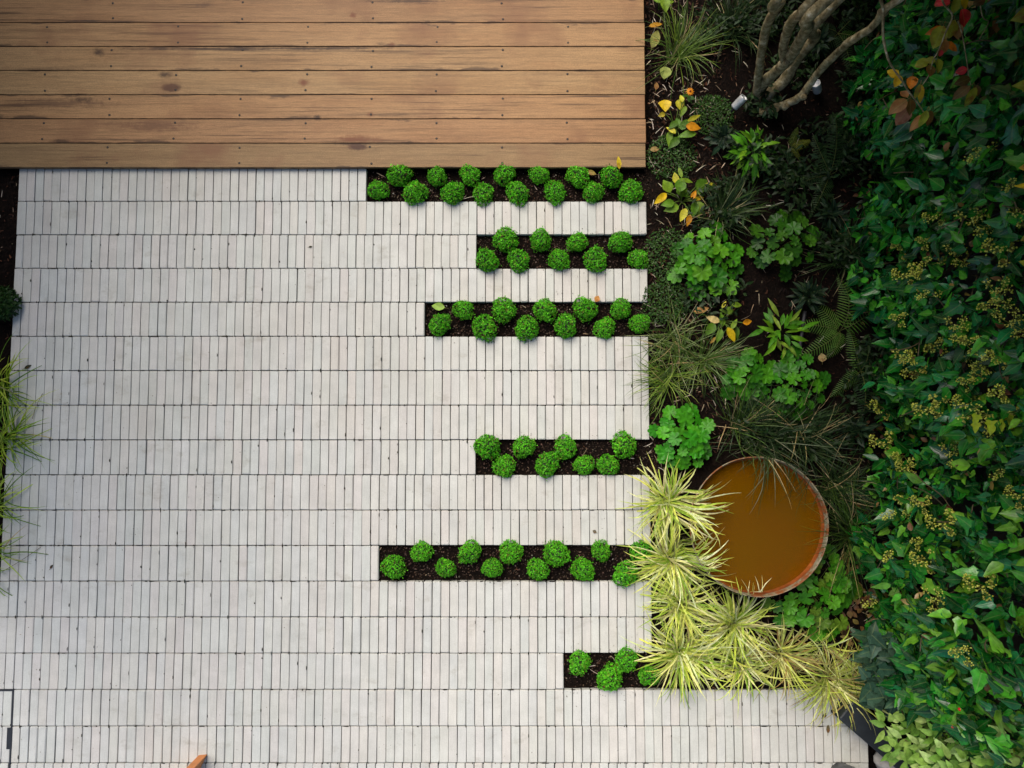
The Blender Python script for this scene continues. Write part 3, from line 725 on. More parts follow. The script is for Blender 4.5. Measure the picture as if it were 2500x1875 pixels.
# orange daisy
e = empty('orange_daisy', P(1491, 197, .12) - Vector((0, 0, .12)), 'single orange daisy flower between the deck and the spotlight', 'flower')
mb = MB(); tube(mb, [Vector((0, 0, 0)), Vector((.01, 0, .06)), Vector((0, 0, .118))], .0015, (.08, .14, .02), 5)
for i in range(6): leaf(mb, Vector((.005, 0, .02 + .01 * i)), rdir(.4), Vector((0, 0, 1)), .05, .02, vary((.04, .11, .015)), OV)
mb.build('stem', M['leaf'], e); mb = MB()
for i in range(12): a = i * .5236; leaf(mb, Vector((0, 0, .12)), Vector((math.cos(a), math.sin(a), .1)), Vector((0, 0, 1)), .026, .009, (.75, .26, .01), OV, .3, .1)
mb.build('petals', M['leaf'], e); mb = MB(); lathe(mb, [(.007, .118), (.0065, .124), (.0005, .127)], 10, (0, 0), (.2, .06, .01)); mb.build('flower_centre', M['dry'], e)

# low dark undergrowth that fills the shaded part of the bed
mb = MB()
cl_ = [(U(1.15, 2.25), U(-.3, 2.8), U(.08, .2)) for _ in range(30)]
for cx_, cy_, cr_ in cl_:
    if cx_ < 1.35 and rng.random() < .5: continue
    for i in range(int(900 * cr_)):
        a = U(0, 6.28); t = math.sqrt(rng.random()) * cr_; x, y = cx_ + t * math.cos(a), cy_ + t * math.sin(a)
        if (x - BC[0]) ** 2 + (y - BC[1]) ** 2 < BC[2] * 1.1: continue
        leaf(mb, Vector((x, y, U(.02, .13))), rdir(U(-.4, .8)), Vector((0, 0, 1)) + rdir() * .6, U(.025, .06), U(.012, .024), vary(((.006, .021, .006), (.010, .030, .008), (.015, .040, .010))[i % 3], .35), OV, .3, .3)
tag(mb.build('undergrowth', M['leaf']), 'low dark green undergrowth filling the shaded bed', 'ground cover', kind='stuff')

# ---------------------------------------------------------------- rusty water bowl
BZ = .28; bc = P(1640, 1137, BZ); br = 149 * (H - BZ) / F
bowl = empty('water_bowl', (bc.x, bc.y, 0), 'round rusty metal bowl filled with murky brown water', 'water bowl')
mb = MB(); lathe(mb, [(br * .02, -.02), (br * .6, -.02), (br * .8, .06), (br * .93, .17), (br - .004, BZ - .02)], 72, wob=.004); mb.build('outer_shell', M['rim'], bowl)
mb = MB(); lathe(mb, [(br - .0125, BZ - .032), (br - .022, BZ - .062), (br * .88, BZ - .085), (br * .78, BZ - .105), (br * .6, BZ - .12), (.001, BZ - .13)], 72, wob=.004); mb.build('inner_shell', M['rust'], bowl)
mb = MB(); lathe(mb, [(br - .004, BZ - .021), (br + .0005, BZ - .008), (br - .001, BZ), (br - .004, BZ + .0005), (br - .007, BZ - .010), (br - .012, BZ - .031)], 96, wob=.004); mb.build('rim', M['rim'], bowl)
wl = BZ - .058
mb = MB(); lathe(mb, [(.0005, wl), (br * .3, wl), (br * .6, wl), (br * .949, wl)], 72, wob=.003); mb.build('water', M['water'], bowl)

# ---------------------------------------------------------------- tree with several stems
def zp(pts, ox, oy, zs, k=.226): return [O(ox + a * k, oy + b * k, z) for (a, b), z in zip(pts, zs)]
tb = O(1860, 262, 0)
tree = empty('multi_stem_tree', tb, 'multi stemmed tree with mottled brown bark and turning leaves', 'tree')
def stem(pts, rad, name='stem', par=tree, n=14, lump=.05):
    mb = MB(); sp = smoothpath(pts, 7); m = len(sp); sp = [q + rdir() * (.0015 if 0 < i < m - 1 else 0) for i, q in enumerate(sp)]
    rs = [rad[0] + (rad[1] - rad[0]) * (i / (m - 1)) for i in range(m)]
    rs = [r * (1 + .05 * math.sin(i * .45 + len(pts)) + U(-.012, .015)) for i, r in enumerate(rs)]
    tube(mb, sp, rs, n=n, lump=lump); o = mb.build(name, M['bark'], par); o.location = -tb; return o
stem([O(1853, 262, -.05)] + zp([(1275, 1020), (1295, 800), (1335, 500), (1395, 240), (1530, 20)], 1560, 0, [.08, .25, .5, .72, 1.0]) + [O(1925, -40, 1.15), Vector((1.75, 2.5, 2.4)), Vector((1.7, 2.9, 3.2))], (.025, .020))
stem([O(1850, 258, -.05)] + zp([(1300, 950), (1450, 800), (1600, 660), (1720, 480), (1830, 280), (2000, 20)], 1560, 0, [.1, .28, .45, .65, .85, 1.15]) + [Vector((2.0, 2.35, 1.8)), Vector((2.3, 2.5, 2.6)), Vector((2.3, 2.7, 3.3))], (.033, .024))
stem(zp([(1590, 680), (1560, 520), (1620, 300), (1700, 170), (1870, 0)], 1560, 0, [.43, .55, .75, .9, 1.1]) + [Vector((1.75, 2.4, 1.7)), Vector((1.6, 2.9, 2.8))], (.026, .022))
stem(zp([(1300, 1215), (1350, 1205), (1450, 1170), (1560, 1130), (1750, 1040), (1900, 830), (2030, 680), (2180, 540)], 1560, 0, [.02, .03, .06, .1, .2, .35, .5, .62]) + zp([(330, 450), (560, 300), (700, 130), (850, 0)], 2000, 0, [.78, .92, 1.05, 1.18]) + [Vector((2.25, 2.2, 1.7)), Vector((2.7, 2.5, 2.4))], (.024, .016))
stem([O(1870, 262, -.05)] + zp([(1420, 1000), (1560, 880), (1700, 650), (1900, 400), (2090, 60)], 1560, 0, [.05, .12, .28, .5, .8]) + [Vector((2.3, 2.6, 2.0))], (.036, .024))
# cut knobs on the bark
for (a, b), z in [((1345, 1220), .05), ((1800, 275), .9), ((1590, 1150), .13), ((1780, 1050), .24), ((1590, 680), .5), ((1300, 955), .14), ((1480, 1190), .09)]:
    q = O(1560 + a * .226, b * .226, z); mb = MB(); lathe(mb, [(.016, -.02), (.015, .012), (.010, .016), (.0005, .013)], 9, wob=.1)
    o = mb.build('branch_knob', M['bark'], tree); o.location = q - tb; o.rotation_euler = (U(-.4, .4), U(-.4, .4), 0)
AUT = {'y': (.55, .36, .015), 'o': (.55, .17, .012), 'b': (.26, .12, .035), 'r': (.45, .025, .03), 'g': (.22, .24, .02), 'k': (.10, .06, .015), 'p': (.30, .13, .07)}
def hanging(pts, zs, leaves, rad=(.0055, .002)):
    mb = MB(); sp = smoothpath(zp(pts, 2000, 0, zs), 5); m = len(sp)
    tube(mb, sp, [rad[0] + (rad[1] - rad[0]) * i / (m - 1) for i in range(m)], n=6, lump=.15)
    br_ = mb.build('hanging_branch', M['bark'], tree); br_.location = -tb
    for a, b, L, W, ang, c in leaves:
        mb = MB(); z = zs[-1] + U(-.03, .06); q = O(2000 + a * .226, b * .226, z); an = R(ang); d = Vector((math.cos(an), math.sin(an), U(-.5, .1)))
        leaf(mb, q - d * L * .5, d, Vector((U(-.3, .3), U(-.3, .3), 1)), L, W, vary(AUT[c], .15), [(0, .12), (.1, .55), (.3, .98), (.5, 1), (.7, .82), (.88, .4), (1, 0)], U(.1, .4), U(.1, .4), .05)
        tube(mb, [q - d * L * .75, q - d * L * .5], .0011, (.2, .15, .05), 4)
        mb.build('leaf', M['autumn'], br_)
hanging([(655, -40), (690, 100), (692, 220), (692, 400), (740, 620), (800, 740), (900, 880), (960, 980), (1060, 1110), (1130, 1210)], [2.0, 1.95, 1.9, 1.85, 1.8, 1.75, 1.7, 1.66, 1.62, 1.6],
   [(800, 790, .05, .038, 140, 'y'), (850, 870, .045, .035, 250, 'y'), (1000, 890, .05, .04, 260, 'o'), (1050, 865, .03, .012, 5, 'o'), (850, 1150, .078, .05, 215, 'b'), (900, 1260, .075, .055, 235, 'p'), (990, 1160, .06, .04, 280, 'k'), (1070, 1310, .072, .035, 225, 'b'), (1130, 1280, .06, .03, 250, 'g'), (920, 1010, .04, .03, 120, 'b'), (1200, 1290, .06, .035, 290, 'k'), (1060, 1000, .055, .02, 260, 'g')])
hanging([(1310, -60), (1350, 50), (1440, 170), (1375, 330), (1290, 545), (1230, 650), (1190, 800), (1115, 920)], [1.75, 1.72, 1.68, 1.64, 1.6, 1.55, 1.5, 1.48],
   [(1310, 20, .05, .04, 200, 'r'), (1480, 60, .065, .04, 265, 'g'), (1580, 35, .055, .04, 320, 'y'), (1570, 200, .07, .055, 300, 'r'), (1440, 310, .07, .045, 260, 'g'), (1500, 340, .06, .04, 290, 'b'), (1290, 400, .085, .065, 250, 'g'), (1250, 330, .06, .03, 200, 'o'), (1430, 500, .06, .035, 330, 'o'), (1340, 520, .06, .04, 260, 'b'), (1110, 680, .055, .04, 200, 'g'), (1200, 760, .05, .04, 270, 'k'), (1290, 710, .055, .035, 280, 'g'), (1100, 1015, .068, .024, 275, 'y'), (1200, 650, .04, .03, 160, 'g'), (1350, 20, .05, .035, 180, 'r'), (1310, 580, .025, .02, 270, 'r')], (.004, .0015))
hanging([(1500, 230), (1530, 310), (1560, 450), (1600, 700), (1615, 830), (1640, 915)], [1.66, 1.62, 1.55, 1.45, 1.4, 1.38],
   [(1535, 765, .042, .034, 190, 'r'), (1530, 1000, .075, .042, 215, 'k'), (1640, 1040, .07, .036, 245, 'g'), (1700, 985, .05, .035, 300, 'k'), (1620, 1080, .05, .03, 240, 'g'), (1560, 870, .06, .04, 200, 'k')], (.003, .0015))
hanging([(1740, 60), (1770, 190), (1830, 240), (1760, 370), (1715, 450)], [1.3, 1.28, 1.25, 1.2, 1.18], [(1880, 300, .09, .05, 265, 'k'), (1930, 260, .07, .05, 280, 'b'), (1730, 15, .05, .04, 200, 'k'), (2080, 440, .05, .03, 260, 'b'), (2180, 620, .06, .05, 250, 'y'), (2150, 700, .05, .03, 230, 'g'), (2200, 120, .05, .03, 250, 'k'), (2140, 520, .05, .03, 300, 'k')], (.003, .0015))
# unseen tree crown, its size and reach shaped to shade the top right
mb = MB(); k = 0
while k < 15000:
    q = Vector((U(.6, 3.9), U(-.9, 6), U(1.7, 4.1)))
    if ((q.x - 2.25) / 1.6) ** 2 + ((q.y - 2.55) / 3.2) ** 2 + ((q.z - 3.0) / 1.1) ** 2 > 1 or in_view(q, 220) or (q.y > 3.2 and q.z < 3.15): continue
    k += 1; c = AUT['gggybok'[int(U(0, 6.99))]]
    leaf(mb, q, rdir(), Vector((0, 0, 1)) + rdir() * .6, U(.08, .12), U(.055, .08), vary(c, .2), OV, .2, .2)
k = 0
while k < 4500:                            # extra low leaves added to shade the top of the ivy
    q = Vector((U(1.7, 3.2), U(.3, 4.2), U(1.25, 2.6)))
    if in_view(q, 45) or (q.y > 3.2 and q.x > .9): continue
    k += 1; leaf(mb, q, rdir(), Vector((0, 0, 1)) + rdir() * .6, U(.08, .12), U(.055, .08), vary(AUT['ggkbyk'[int(U(0, 5.99))]], .2), OV, .2, .2)
o = mb.build('shade_crown', M['autumn'], tree); o.location = -tb

# ---------------------------------------------------------------- garden spotlights
def spot(face, back, label, r=.021):
    e = empty('garden_spotlight', Vector((back.x, back.y, 0)), label, 'spotlight')
    d = (face - back); L = d.length; q = d.to_track_quat('Z', 'Y').to_euler()
    mb = MB(); lathe(mb, [(.0005, 0), (r * .9, 0), (r, .006), (r, L - .004), (r * .98, L), (r * .84, L), (r * .82, L - .008)], 28); o = mb.build('housing', M['steel'], e)
    o.location = back - e.location; o.rotation_euler = q
    mb = MB(); lathe(mb, [(r * .83, L - .007), (r * .5, L - .0055), (.0005, L - .005)], 28); o2 = mb.build('lens', M['lens'], e); o2.location = o.location; o2.rotation_euler = q
    mb = MB(); tube(mb, [Vector((0, 0, -.06)), Vector((0, 0, back.z))], .005, n=8); mb.build('spike', M['black_metal'], e)
spot(O(1817, 237, .16), O(1792, 262, .10), 'small silver cylinder spotlight left of the tree stems', .024)
spot(O(1992, 203, .12), O(1996, 222, .05), 'second small spotlight half hidden behind the crooked low branch', .026)

# ---------------------------------------------------------------- ivy hedge over the right fence
fe = empty('boundary_fence', (2.45, 0, 0), 'dark timber fence behind the ivy on the right', 'fence')
mb = MB()
for i in range(40): box(mb, (2.45, -3.2 + i * .16, -.1), (2.472, -3.05 + i * .16, 1.85), vary((1, 1, 1), .1))
o = mb.build('boards', M['fence'], fe, smooth=False); o.location = -fe.location
mb = MB()
for z in (.3, 1.5): box(mb, (2.473, -3.2, z), (2.52, 3.2, z + .09))
o = mb.build('rail', M['fence'], fe, smooth=False); o.location = -fe.location
iv = empty('ivy_hedge', (2.3, 0, 0), 'tall glossy dark green ivy with yellow flower heads along the right edge', 'ivy')
def ivy_face(y, z):                       # how far the foliage bulges out
    b = 2.12 + .10 * math.sin(y * 2.3 + 1) * .6 + .05 * math.sin(y * 5.1 + z * 3) - .08 * math.sin(z * 2.4)
    b += .045 * math.sin(y * 13 + z * 4) + .03 * math.sin(y * 29 + z * 11) - max(0, .5 - z) * .10 * (1 + math.sin(y * 7.3))
    if y > .8: b += .05 * (y - .8)
    if y < -1.35: b += min(.36, (-1.35 - y) * 1.3)
    return b
mb = MB()
IG = [(.006, .11, .010), (.014, .17, .012), (.002, .052, .010), (.045, .25, .014), (.006, .12, .032), (.003, .07, .010)]
for i in range(15500):
    y = U(-3.1, 3.25); z = U(.0, 1.78) if rng.random() < .88 else U(1.55, 1.9)
    dp = abs(rng.gauss(0, .085)); x = ivy_face(y, z) + dp
    if z > 1.5: x += U(0, .3)
    if i >= 13200: y = U(-2.7, -.9); z = U(0, 1.0); x = ivy_face(y, z) + abs(rng.gauss(0, .06))
    nn = Vector((-1, U(-.8, .8), U(-.5, .75))); d = Vector((U(-.75, .1), U(-.7, .7), U(-1.1, -.1) if rng.random() < .8 else U(0, .8)))
    L = U(.04, .075) if rng.random() < .45 else U(.065, .115); c = vary(IG[int(U(0, 5.99))], .28)
    if y < .2 and rng.random() < .16: c = vary((.11, .30, .02), .3)  # paler leaves only along the lit stretch, brightness put into their colour
    if rng.random() < .5: leaf(mb, Vector((x, y, z)), d, nn, L, L * U(.42, .65), c, IVO, U(0, .3), U(.15, .5), .03)
    else: leaf(mb, Vector((x, y, z)), d, nn, L, L * U(.55, .85), c, IVE, U(0, .35), U(.1, .55), .04, IVC)
for i in range(250):                       # a few brown and red leaves caught in it
    y = U(-3, 3.5); z = U(0, 1.3); x = ivy_face(y, z) + U(0, .1)
    leaf(mb, Vector((x, y, z)), rdir(), Vector((-1, 0, .6)) + rdir() * .5, U(.03, .06), U(.02, .035), vary(((.20, .10, .04), (.30, .20, .05), (.16, .06, .03))[i % 3], .2), OV)
o = mb.build('foliage', M['ivy'], iv); o.location = -iv.location
mb = MB()
for i in range(150):
    y = U(-3, 3.5); z = U(.0, 1.4); x = ivy_face(y, z) + .12; pts = [Vector((x, y, z))]
    a = Vector((U(-.5, .0), U(-.7, .7), U(-.5, .6)))
    for k in range(4): a += rdir() * .3; pts.append(pts[-1] + a.normalized() * .06)
    tube(mb, smoothpath(pts, 3), .0028, vary((.12, .09, .05), .3), 5)
for i in range(40):
    y = U(-3, 3.8); pts = [Vector((2.36, y, -.02))]
    for k in range(6): pts.append(pts[-1] + Vector((U(-.05, .03), U(-.12, .12), .3)))
    tube(mb, smoothpath(pts, 3), .012, vary((.08, .06, .04), .2), 6)
o = mb.build('stems', M['leaf'], iv); o.location = -iv.location
def umbel_mesh(seed):
    global rng
    keep = rng; rng = random.Random(seed); mb = MB()
    for u in range(int(U(3, 6.9))):
        c = Vector((U(-.06, .06), U(-.06, .06), U(.02, .07))) if u else Vector((0, 0, .075))
        tube(mb, [Vector((0, 0, 0)), c * .6 + Vector((0, 0, .005)), c], .0014, (.20, .22, .04), 4, cap=False)
        n = int(U(13, 20)); rr = U(.017, .024)
        colb = mixc((.38, .42, .03), (.40, .28, .03), rng.random() ** 3)
        for k in range(n):
            d = rdir(); d.z = abs(d.z) * .9 + .1 * d.z; d = (d + Vector((0, 0, .15))).normalized(); e = c + d * rr
            tube(mb, [c, e], .0009, (.26, .27, .05), 3, cap=False)
            s = .0044; dd, nn, ss = frame(d, rdir())
            mb.add([e - dd * s, e + nn * s, e + ss * s, e - nn * s, e - ss * s, e + dd * s * 1.1], [(0, 2, 1), (0, 3, 2), (0, 4, 3), (0, 1, 4), (5, 1, 2), (5, 2, 3), (5, 3, 4), (5, 4, 1)], vary(mixc(colb, (.62, .64, .16), U(0, .8)), .2))
    rng = keep; return mb
ums = []
for s in range(5):
    o = umbel_mesh(70 + s).build('flower_cluster', M['umbel']); ums.append(o.data); bpy.data.objects.remove(o)
UM = [(1945, 540), (1985, 530), (1958, 600), (2005, 570), (2060, 555), (2045, 690), (1985, 610), (2120, 660), (2160, 560), (2150, 640), (2060, 720), (2080, 745), (1905, 770), (1955, 790), (1975, 775), (2075, 830), (2130, 790), (2150, 770), (2100, 800), (1890, 830), (2010, 880), (2020, 865), (2085, 890), (1910, 960), (1945, 985), (2050, 985), (2020, 1080), (1990, 1095), (1930, 1110), (1945, 1085), (2195, 1085), (1985, 1190), (2000, 1215), (2150, 1235), (2120, 1270), (2010, 1300), (1960, 1010), (2190, 480), (2100, 480), (2180, 700), (2070, 620), (1900, 880), (2000, 640), (2110, 900), (2170, 860), (1930, 690), (2010, 745), (1970, 870), (2040, 1130), (2160, 1010), (1925, 1180), (2060, 1400), (1965, 1520), (2020, 1560), (2150, 1330), (1890, 1300), (2110, 330), (2185, 390), (2020, 470)]
ur = random.Random(9)
for x, y in [u for k, u in enumerate(UM) if k % 7 != 5]:
    # march along the viewing ray to the foliage face
    z = 0
    for k in range(190):
        q = P(x, y, z)
        if q.x < ivy_face(q.y, z) - .005: break
        z += .01
    o = bpy.data.objects.new('flower_cluster', ums[ur.randrange(5)]); sc.collection.objects.link(o); o.parent = iv
    o.location = q - iv.location + Vector((.03, 0, -.02)); o.rotation_euler = Vector((-.75, ur.uniform(-.4, .4), .8)).to_track_quat('Z', 'Y').to_euler(); o.scale = [ur.uniform(.85, 1.25)] * 3
# lime young shoots
for pts in ([(1680, 1370), (1760, 1450), (1870, 1490), (2000, 1480), (2200, 1475)],):
    mb = MB(); sp = smoothpath([O(2000 + a * .226, 700 + b * .226, 1.05 + i * .03) for i, (a, b) in enumerate(pts)], 4); tube(mb, sp, .0022, (.22, .24, .06), 5)
    for a, b, L, ang in [(1690, 1440, .05, 250), (2050, 1415, .075, 70), (1860, 1530, .065, 260), (2200, 1400, .05, 80), (1690, 1530, .045, 260), (2100, 1480, .05, 20), (1960, 1540, .04, 260)]:
        q = O(2000 + a * .226, 700 + b * .226, 1.15); an = R(ang); d = Vector((math.cos(an), math.sin(an), .1)); leaf(mb, q - d * L * .5, d, Vector((-.3, 0, 1)), L, L * .9, vary((.32, .42, .02), .1), IVE, .1, .15, .03, IVC)
    o = mb.build('young_shoot', M['leaf'], iv); o.location = -iv.location

# low dull ivy creeping at the hedge foot beside the striped sedges
mb = MB(); p = P(1915, 1430, .25); p.z = 0
for i in range(130):
    q = P(U(1870, 1985), U(1370, 1530), U(.12, .42)); L = U(.06, .11)
    leaf(mb, q, rdir(U(-.3, .3)), Vector((-.4, U(-.3, .3), 1)), L, L * U(.75, 1), vary((.035, .085, .05), .2), IVE, .15, .25, .03, IVC)
for i in range(14):
    q = P(U(1880, 1980), U(1380, 1520), .2); tube(mb, [Vector((q.x, q.y, 0)), q * 1.0 + Vector((0, 0, .05)), q + Vector((U(-.05, .05), U(-.05, .05), .15))], .003, (.10, .07, .04), 5)
plant('low_ivy', mb, M['leaf'], p, 'dull blue green young ivy beside the striped sedges', 'ivy')

# brown leaf litter under the hedge
mb = MB()
for i in range(420):
    x, y = (U(1800, 1950), U(1190, 1390)) if i < 230 else (U(1850, 2000), U(300, 1200))
    q = P(x, y, 0); q.z = soil_z(q.x, q.y) + U(.015, .05)
    leaf(mb, q, rdir(U(-.2, .3)), Vector((0, 0, 1)) + rdir() * .5, U(.025, .055), U(.015, .035), vary(((.15, .08, .035), (.22, .13, .05), (.10, .05, .03), (.28, .2, .06))[i % 4], .2), OV, .2, .3)
tag(mb.build('leaf_litter', M['autumn']), 'brown dead leaves lying at the foot of the ivy', 'leaf litter', kind='stuff')

# pale green shrub with hips at the bottom right
rs = P(2080, 1610, .5); rs.z = 0
rose = empty('rose_shrub', rs, 'pale green leafy shrub with red hips at the bottom right', 'shrub')
mb = MB(); tw = MB(); SG = [(.26, .42, .09), (.20, .36, .06), (.34, .48, .15), (.13, .28, .04)]
cent = [(1925, 1570, .62), (1955, 1600, .66), (1935, 1615, .6), (1985, 1575, .68), (2000, 1620, .72), (2030, 1595, .75), (1990, 1650, .7), (1960, 1640, .62), (2050, 1640, .8), (2085, 1600, .8), (2100, 1650, .85), (2140, 1640, .9), (2070, 1560, .75), (2180, 1655, .95), (2120, 1560, .85), (2190, 1600, .95), (2210, 1640, 1.0), (2060, 1670, .8), (2130, 1690, .8), (1965, 1555, .6), (2020, 1560, .7), (2030, 1660, .75)]
for x, y, z in cent:
    q = P(x, y, z * .8 + max(0, x - 1980) / 210 * .32); tip = q
    tube(tw, smoothpath([rs + Vector((U(-.1, .1), U(-.1, .1), 0)), (rs + q) * .5 + Vector((U(-.05, .05), U(-.05, .05), .1)), q], 4), .003, (.12, .12, .04), 5)
    for k in range(11):
        a = k * 2.4 + U(-.4, .4); d = Vector((math.cos(a), math.sin(a), U(-.2, .6)))
        pp = q + d * U(.005, .045) + Vector((0, 0, U(-.05, .03)))
        c = SG[int(U(0, 3.99))]
        leaf(mb, pp, d, Vector((0, 0, 1)), U(.05, .09), U(.026, .042), vary(c, .18), OV, .25, .3)
for a, b in [(1900, 1440), (2000, 1480), (2100, 1500)]:
    for k in range(5): q = O(2000 + a * .226, 1500 + b * .226, .95); leaf(mb, q, rdir(.1), Vector((0, 0, 1)), .06, .03, vary((.42, .50, .02), .1), OV, .2, .3)
for i in range(420):                      # lower, duller leaves
    q = P(U(1990, 2260), U(1545, 1760), U(.2, .65))
    leaf(mb, q, rdir(U(-.3, .4)), Vector((-.3, 0, 1)) + rdir() * .3, U(.04, .07), U(.022, .036), vary(((.08, .18, .03), (.13, .22, .04), (.05, .12, .03))[i % 3], .2), OV, .25, .3)
o = mb.build('foliage', M['leaf'], rose); o.location = -rs; o = tw.build('stems', M['leaf'], rose); o.location = -rs
mb = MB(); lathe(mb, [(.0005, -.0085), (.006, -.0065), (.0088, 0), (.0065, .0065), (.002, .0085), (.0005, .011)], 12); hip = mb.build('rose_hip', M['rose_hip'], rose); fst = True
for a, b, z in [(1585, 548, 1.05), (1520, 1025, .95), (1445, 1210, .95), (2060, 1595, 1.0)]:
    o = hip if fst else hip.copy()
    if not fst: sc.collection.objects.link(o); o.parent = rose
    fst = False; o.location = O(2000 + a * .226, 1500 + b * .226, z) - rs

# dark edging beam, stone, pot at the lower right
b0, b1 = P(1832, 1536, .1), P(2010, 1690, .1); dv = (b1 - b0).normalized(); L = (b1 - b0).length + .9; wdt = .135
e = empty('edging_beam', (b0.x, b0.y, 0), 'dark slate coloured edging beam running diagonally at the lower right', 'edging', rz=math.atan2(dv.y, dv.x))
mb = MB(); box(mb, (-.02, -wdt / 2, -.08), (L, wdt / 2, .12), bev=.006); mb.build('top_beam', M['beam'], e, smooth=False)
mb = MB(); q = P(1925, 1652, .06)
import bmesh
bm = bmesh.new(); bmesh.ops.create_icosphere(bm, subdivisions=4, radius=1)
for v in bm.verts:
    n = v.co.normalized(); k = 1 + .10 * math.sin(3 * n.x + 1) + .08 * math.sin(4 * n.y + 2 * n.z) + .02 * math.sin(17 * n.x + 9 * n.y); v.co = Vector((n.x * .085 * k, n.y * .065 * k, n.z * .055 * k))
me = bpy.data.meshes.new('boulder'); bm.to_mesh(me); bm.free(); me.polygons.foreach_set('use_smooth', np.ones(len(me.polygons), bool)); me.materials.append(M['stone'])
o = bpy.data.objects.new('boulder', me); sc.collection.objects.link(o); o.location = (q.x, q.y, .02); tag(o, 'rounded grey stone between the edging beam and the last pavers', 'stone')
q = P(1850, 1706, .2); pot = empty('plant_pot', (q.x, q.y, 0), 'dark grey round pot with green leaves at the bottom right paver corner', 'plant pot')
mb = MB(); lathe(mb, [(.0005, .0), (.06, .0), (.085, .1), (.095, .2), (.102, .215), (.10, .225), (.088, .222), (.084, .18), (.0005, .175)], 40); mb.build('pot', M['pot'], pot)
mb = MB()
for i in range(26):
    a = i * 2.4; d = Vector((math.cos(a), math.sin(a), U(.2, 1.2))); leaf(mb, Vector((.04, -.02, .17)) + d * .01, d, Vector((0, 0, 1)), U(.08, .13), .035, vary((.10, .27, .03), .2), LAN, .3, .3)
mb.build('foliage', M['leaf'], pot)

# ---------------------------------------------------------------- inspection cover, wooden plank, pipe
c0 = P(31, 1489, 0); cov = empty('inspection_cover', (c0.x - .3, c0.y - .3, 0), 'paver filled inspection cover with black steel frame at the bottom left corner', 'inspection cover')
mb = MB(); S = .62; wf = .010
for lo, hi in (((c0.x - S, c0.y - wf, -.03), (c0.x, c0.y, .0035)), ((c0.x - wf, c0.y - S, -.03), (c0.x, c0.y - wf - .0005, .0035)), ((c0.x - S, c0.y - S, -.03), (c0.x - wf - .0005, c0.y - S + wf, .0035)), ((c0.x - S, c0.y - S + wf + .0005, -.03), (c0.x - S + wf, c0.y - wf - .0005, .0035))): box(mb, lo, hi, bev=.001)
o = mb.build('frame', M['black_metal'], cov, smooth=False); o.location = -cov.location
a, b = O(18, 1776, 0), O(29, 1829, 0); mb = MB(); box(mb, (a.x, b.y, -.03), (b.x, a.y, .003), bev=.001); o = mb.build('lifting_slot', M['black_metal'], cov, smooth=False); o.location = -cov.location
t = P(402, 1668, .22); e = empty('wooden_plank', (t.x, t.y, 0), 'end of an orange stained wooden plank at the bottom edge', 'plank')
mb = MB(); d = Vector((-.42, -.9, 0)).normalized(); n = Vector((-d.y, d.x, 0))
vs = []
for zz_, hw in ((0, .021), (.205, .021), (.21, .019)):
    for k, (sx, sy) in enumerate(((0, -1), (0, 1), (1, 1), (1, -1))): q = d * (sx * .9 - (0 if sx else (.012 * sy))) + n * (sy * hw); vs.append((q.x, q.y, zz_))
fs = [(3, 2, 1, 0), (8, 9, 10, 11)] + [(r * 4 + k, r * 4 + (k + 1) % 4, (r + 1) * 4 + (k + 1) % 4, (r + 1) * 4 + k) for r in range(2) for k in range(4)]
mb.add(vs, fs); mb.build('board', M['orangewood'], e, smooth=False)
mb = MB(); tube(mb, smoothpath([O(1965, 760, .03), O(1957, 820, .035), O(1950, 870, .04), O(1946, 905, .04)], 4), .011, n=10); tag(mb.build('irrigation_pipe', M['pipe']), 'short black irrigation pipe between the scalloped plants and fern', 'pipe')

# ---------------------------------------------------------------- fallen leaves and crumbs on the paving
def fallen(x, y, z, L, W, ang, col, lab, mat='autumn', tilt=0.0):
    mb = MB(); q = P(x, y, z); a = R(ang); d = Vector((math.cos(a), math.sin(a), tilt))
    leaf(mb, -d * L * .5, d, Vector((U(-.2, .2), U(-.2, .2), 1)), L, W, col, [(0, .1), (.12, .6), (.35, 1), (.6, .9), (.82, .5), (1, 0)], .15, .25, .03)
    tube(mb, [-d * L * .8, -d * L * .5], .0012, (.2, .18, .06), 4)
    o = mb.build('fallen_leaf', M[mat]); o.location = q; tag(o, lab, 'fallen leaf')
fallen(1437, 157, .03, .075, .075, 260, (.36, .42, .10), 'round pale lime leaf on the mulch beside the deck', 'leaf')
fallen(1416, 82, .03, .13, .06, 70, (.30, .30, .08), 'large olive dead leaf lying beside the deck edge')
fallen(1417, 53, .04, .09, .03, 15, (.55, .26, .02), 'orange curled leaf above the large olive leaf')
fallen(1418, 185, .02, .05, .03, 80, (.35, .18, .06), 'small brown leaf below the lime leaf')
fallen(1415, 322, .03, .06, .035, 10, (.35, .24, .09), 'tan leaf lying against the deck edge')
fallen(1337, 350, .10, .075, .03, 95, (.62, .46, .02), 'yellow upright leaf above the upper domes by the deck', 'autumn', .3)
fallen(1275, 372, .02, .07, .03, 160, (.30, .22, .04), 'dull olive leaf between domes in the strip against the deck')
fallen(946, 662, .0, .08, .05, 170, (.22, .36, .05), 'light green leaf at the left end of the third strip', 'leaf')
fallen(1290, 645, .02, .042, .036, 60, (.60, .27, .08), 'small orange leaf on the paver edge above the third strip')
fallen(1776, 772, .05, .052, .05, 90, (.58, .42, .18), 'round beige leaf on the mulch below the light green fern')
fallen(1214, 707, .0, .028, .026, 200, (.55, .5, .32), 'tiny cream leaf beside a dome in the third strip')
fallen(671, 533, .004, .022, .013, 10, (.03, .03, .02), 'small dark seed on the pavers left of the second strip')
fallen(1284, 1148, .004, .024, .02, 150, (.12, .10, .07), 'small brown leaf crumb on pavers above the fifth strip')
fallen(111, 1224, .004, .026, .014, 60, (.04, .03, .02), 'small dark crumb on the pavers at the far left')
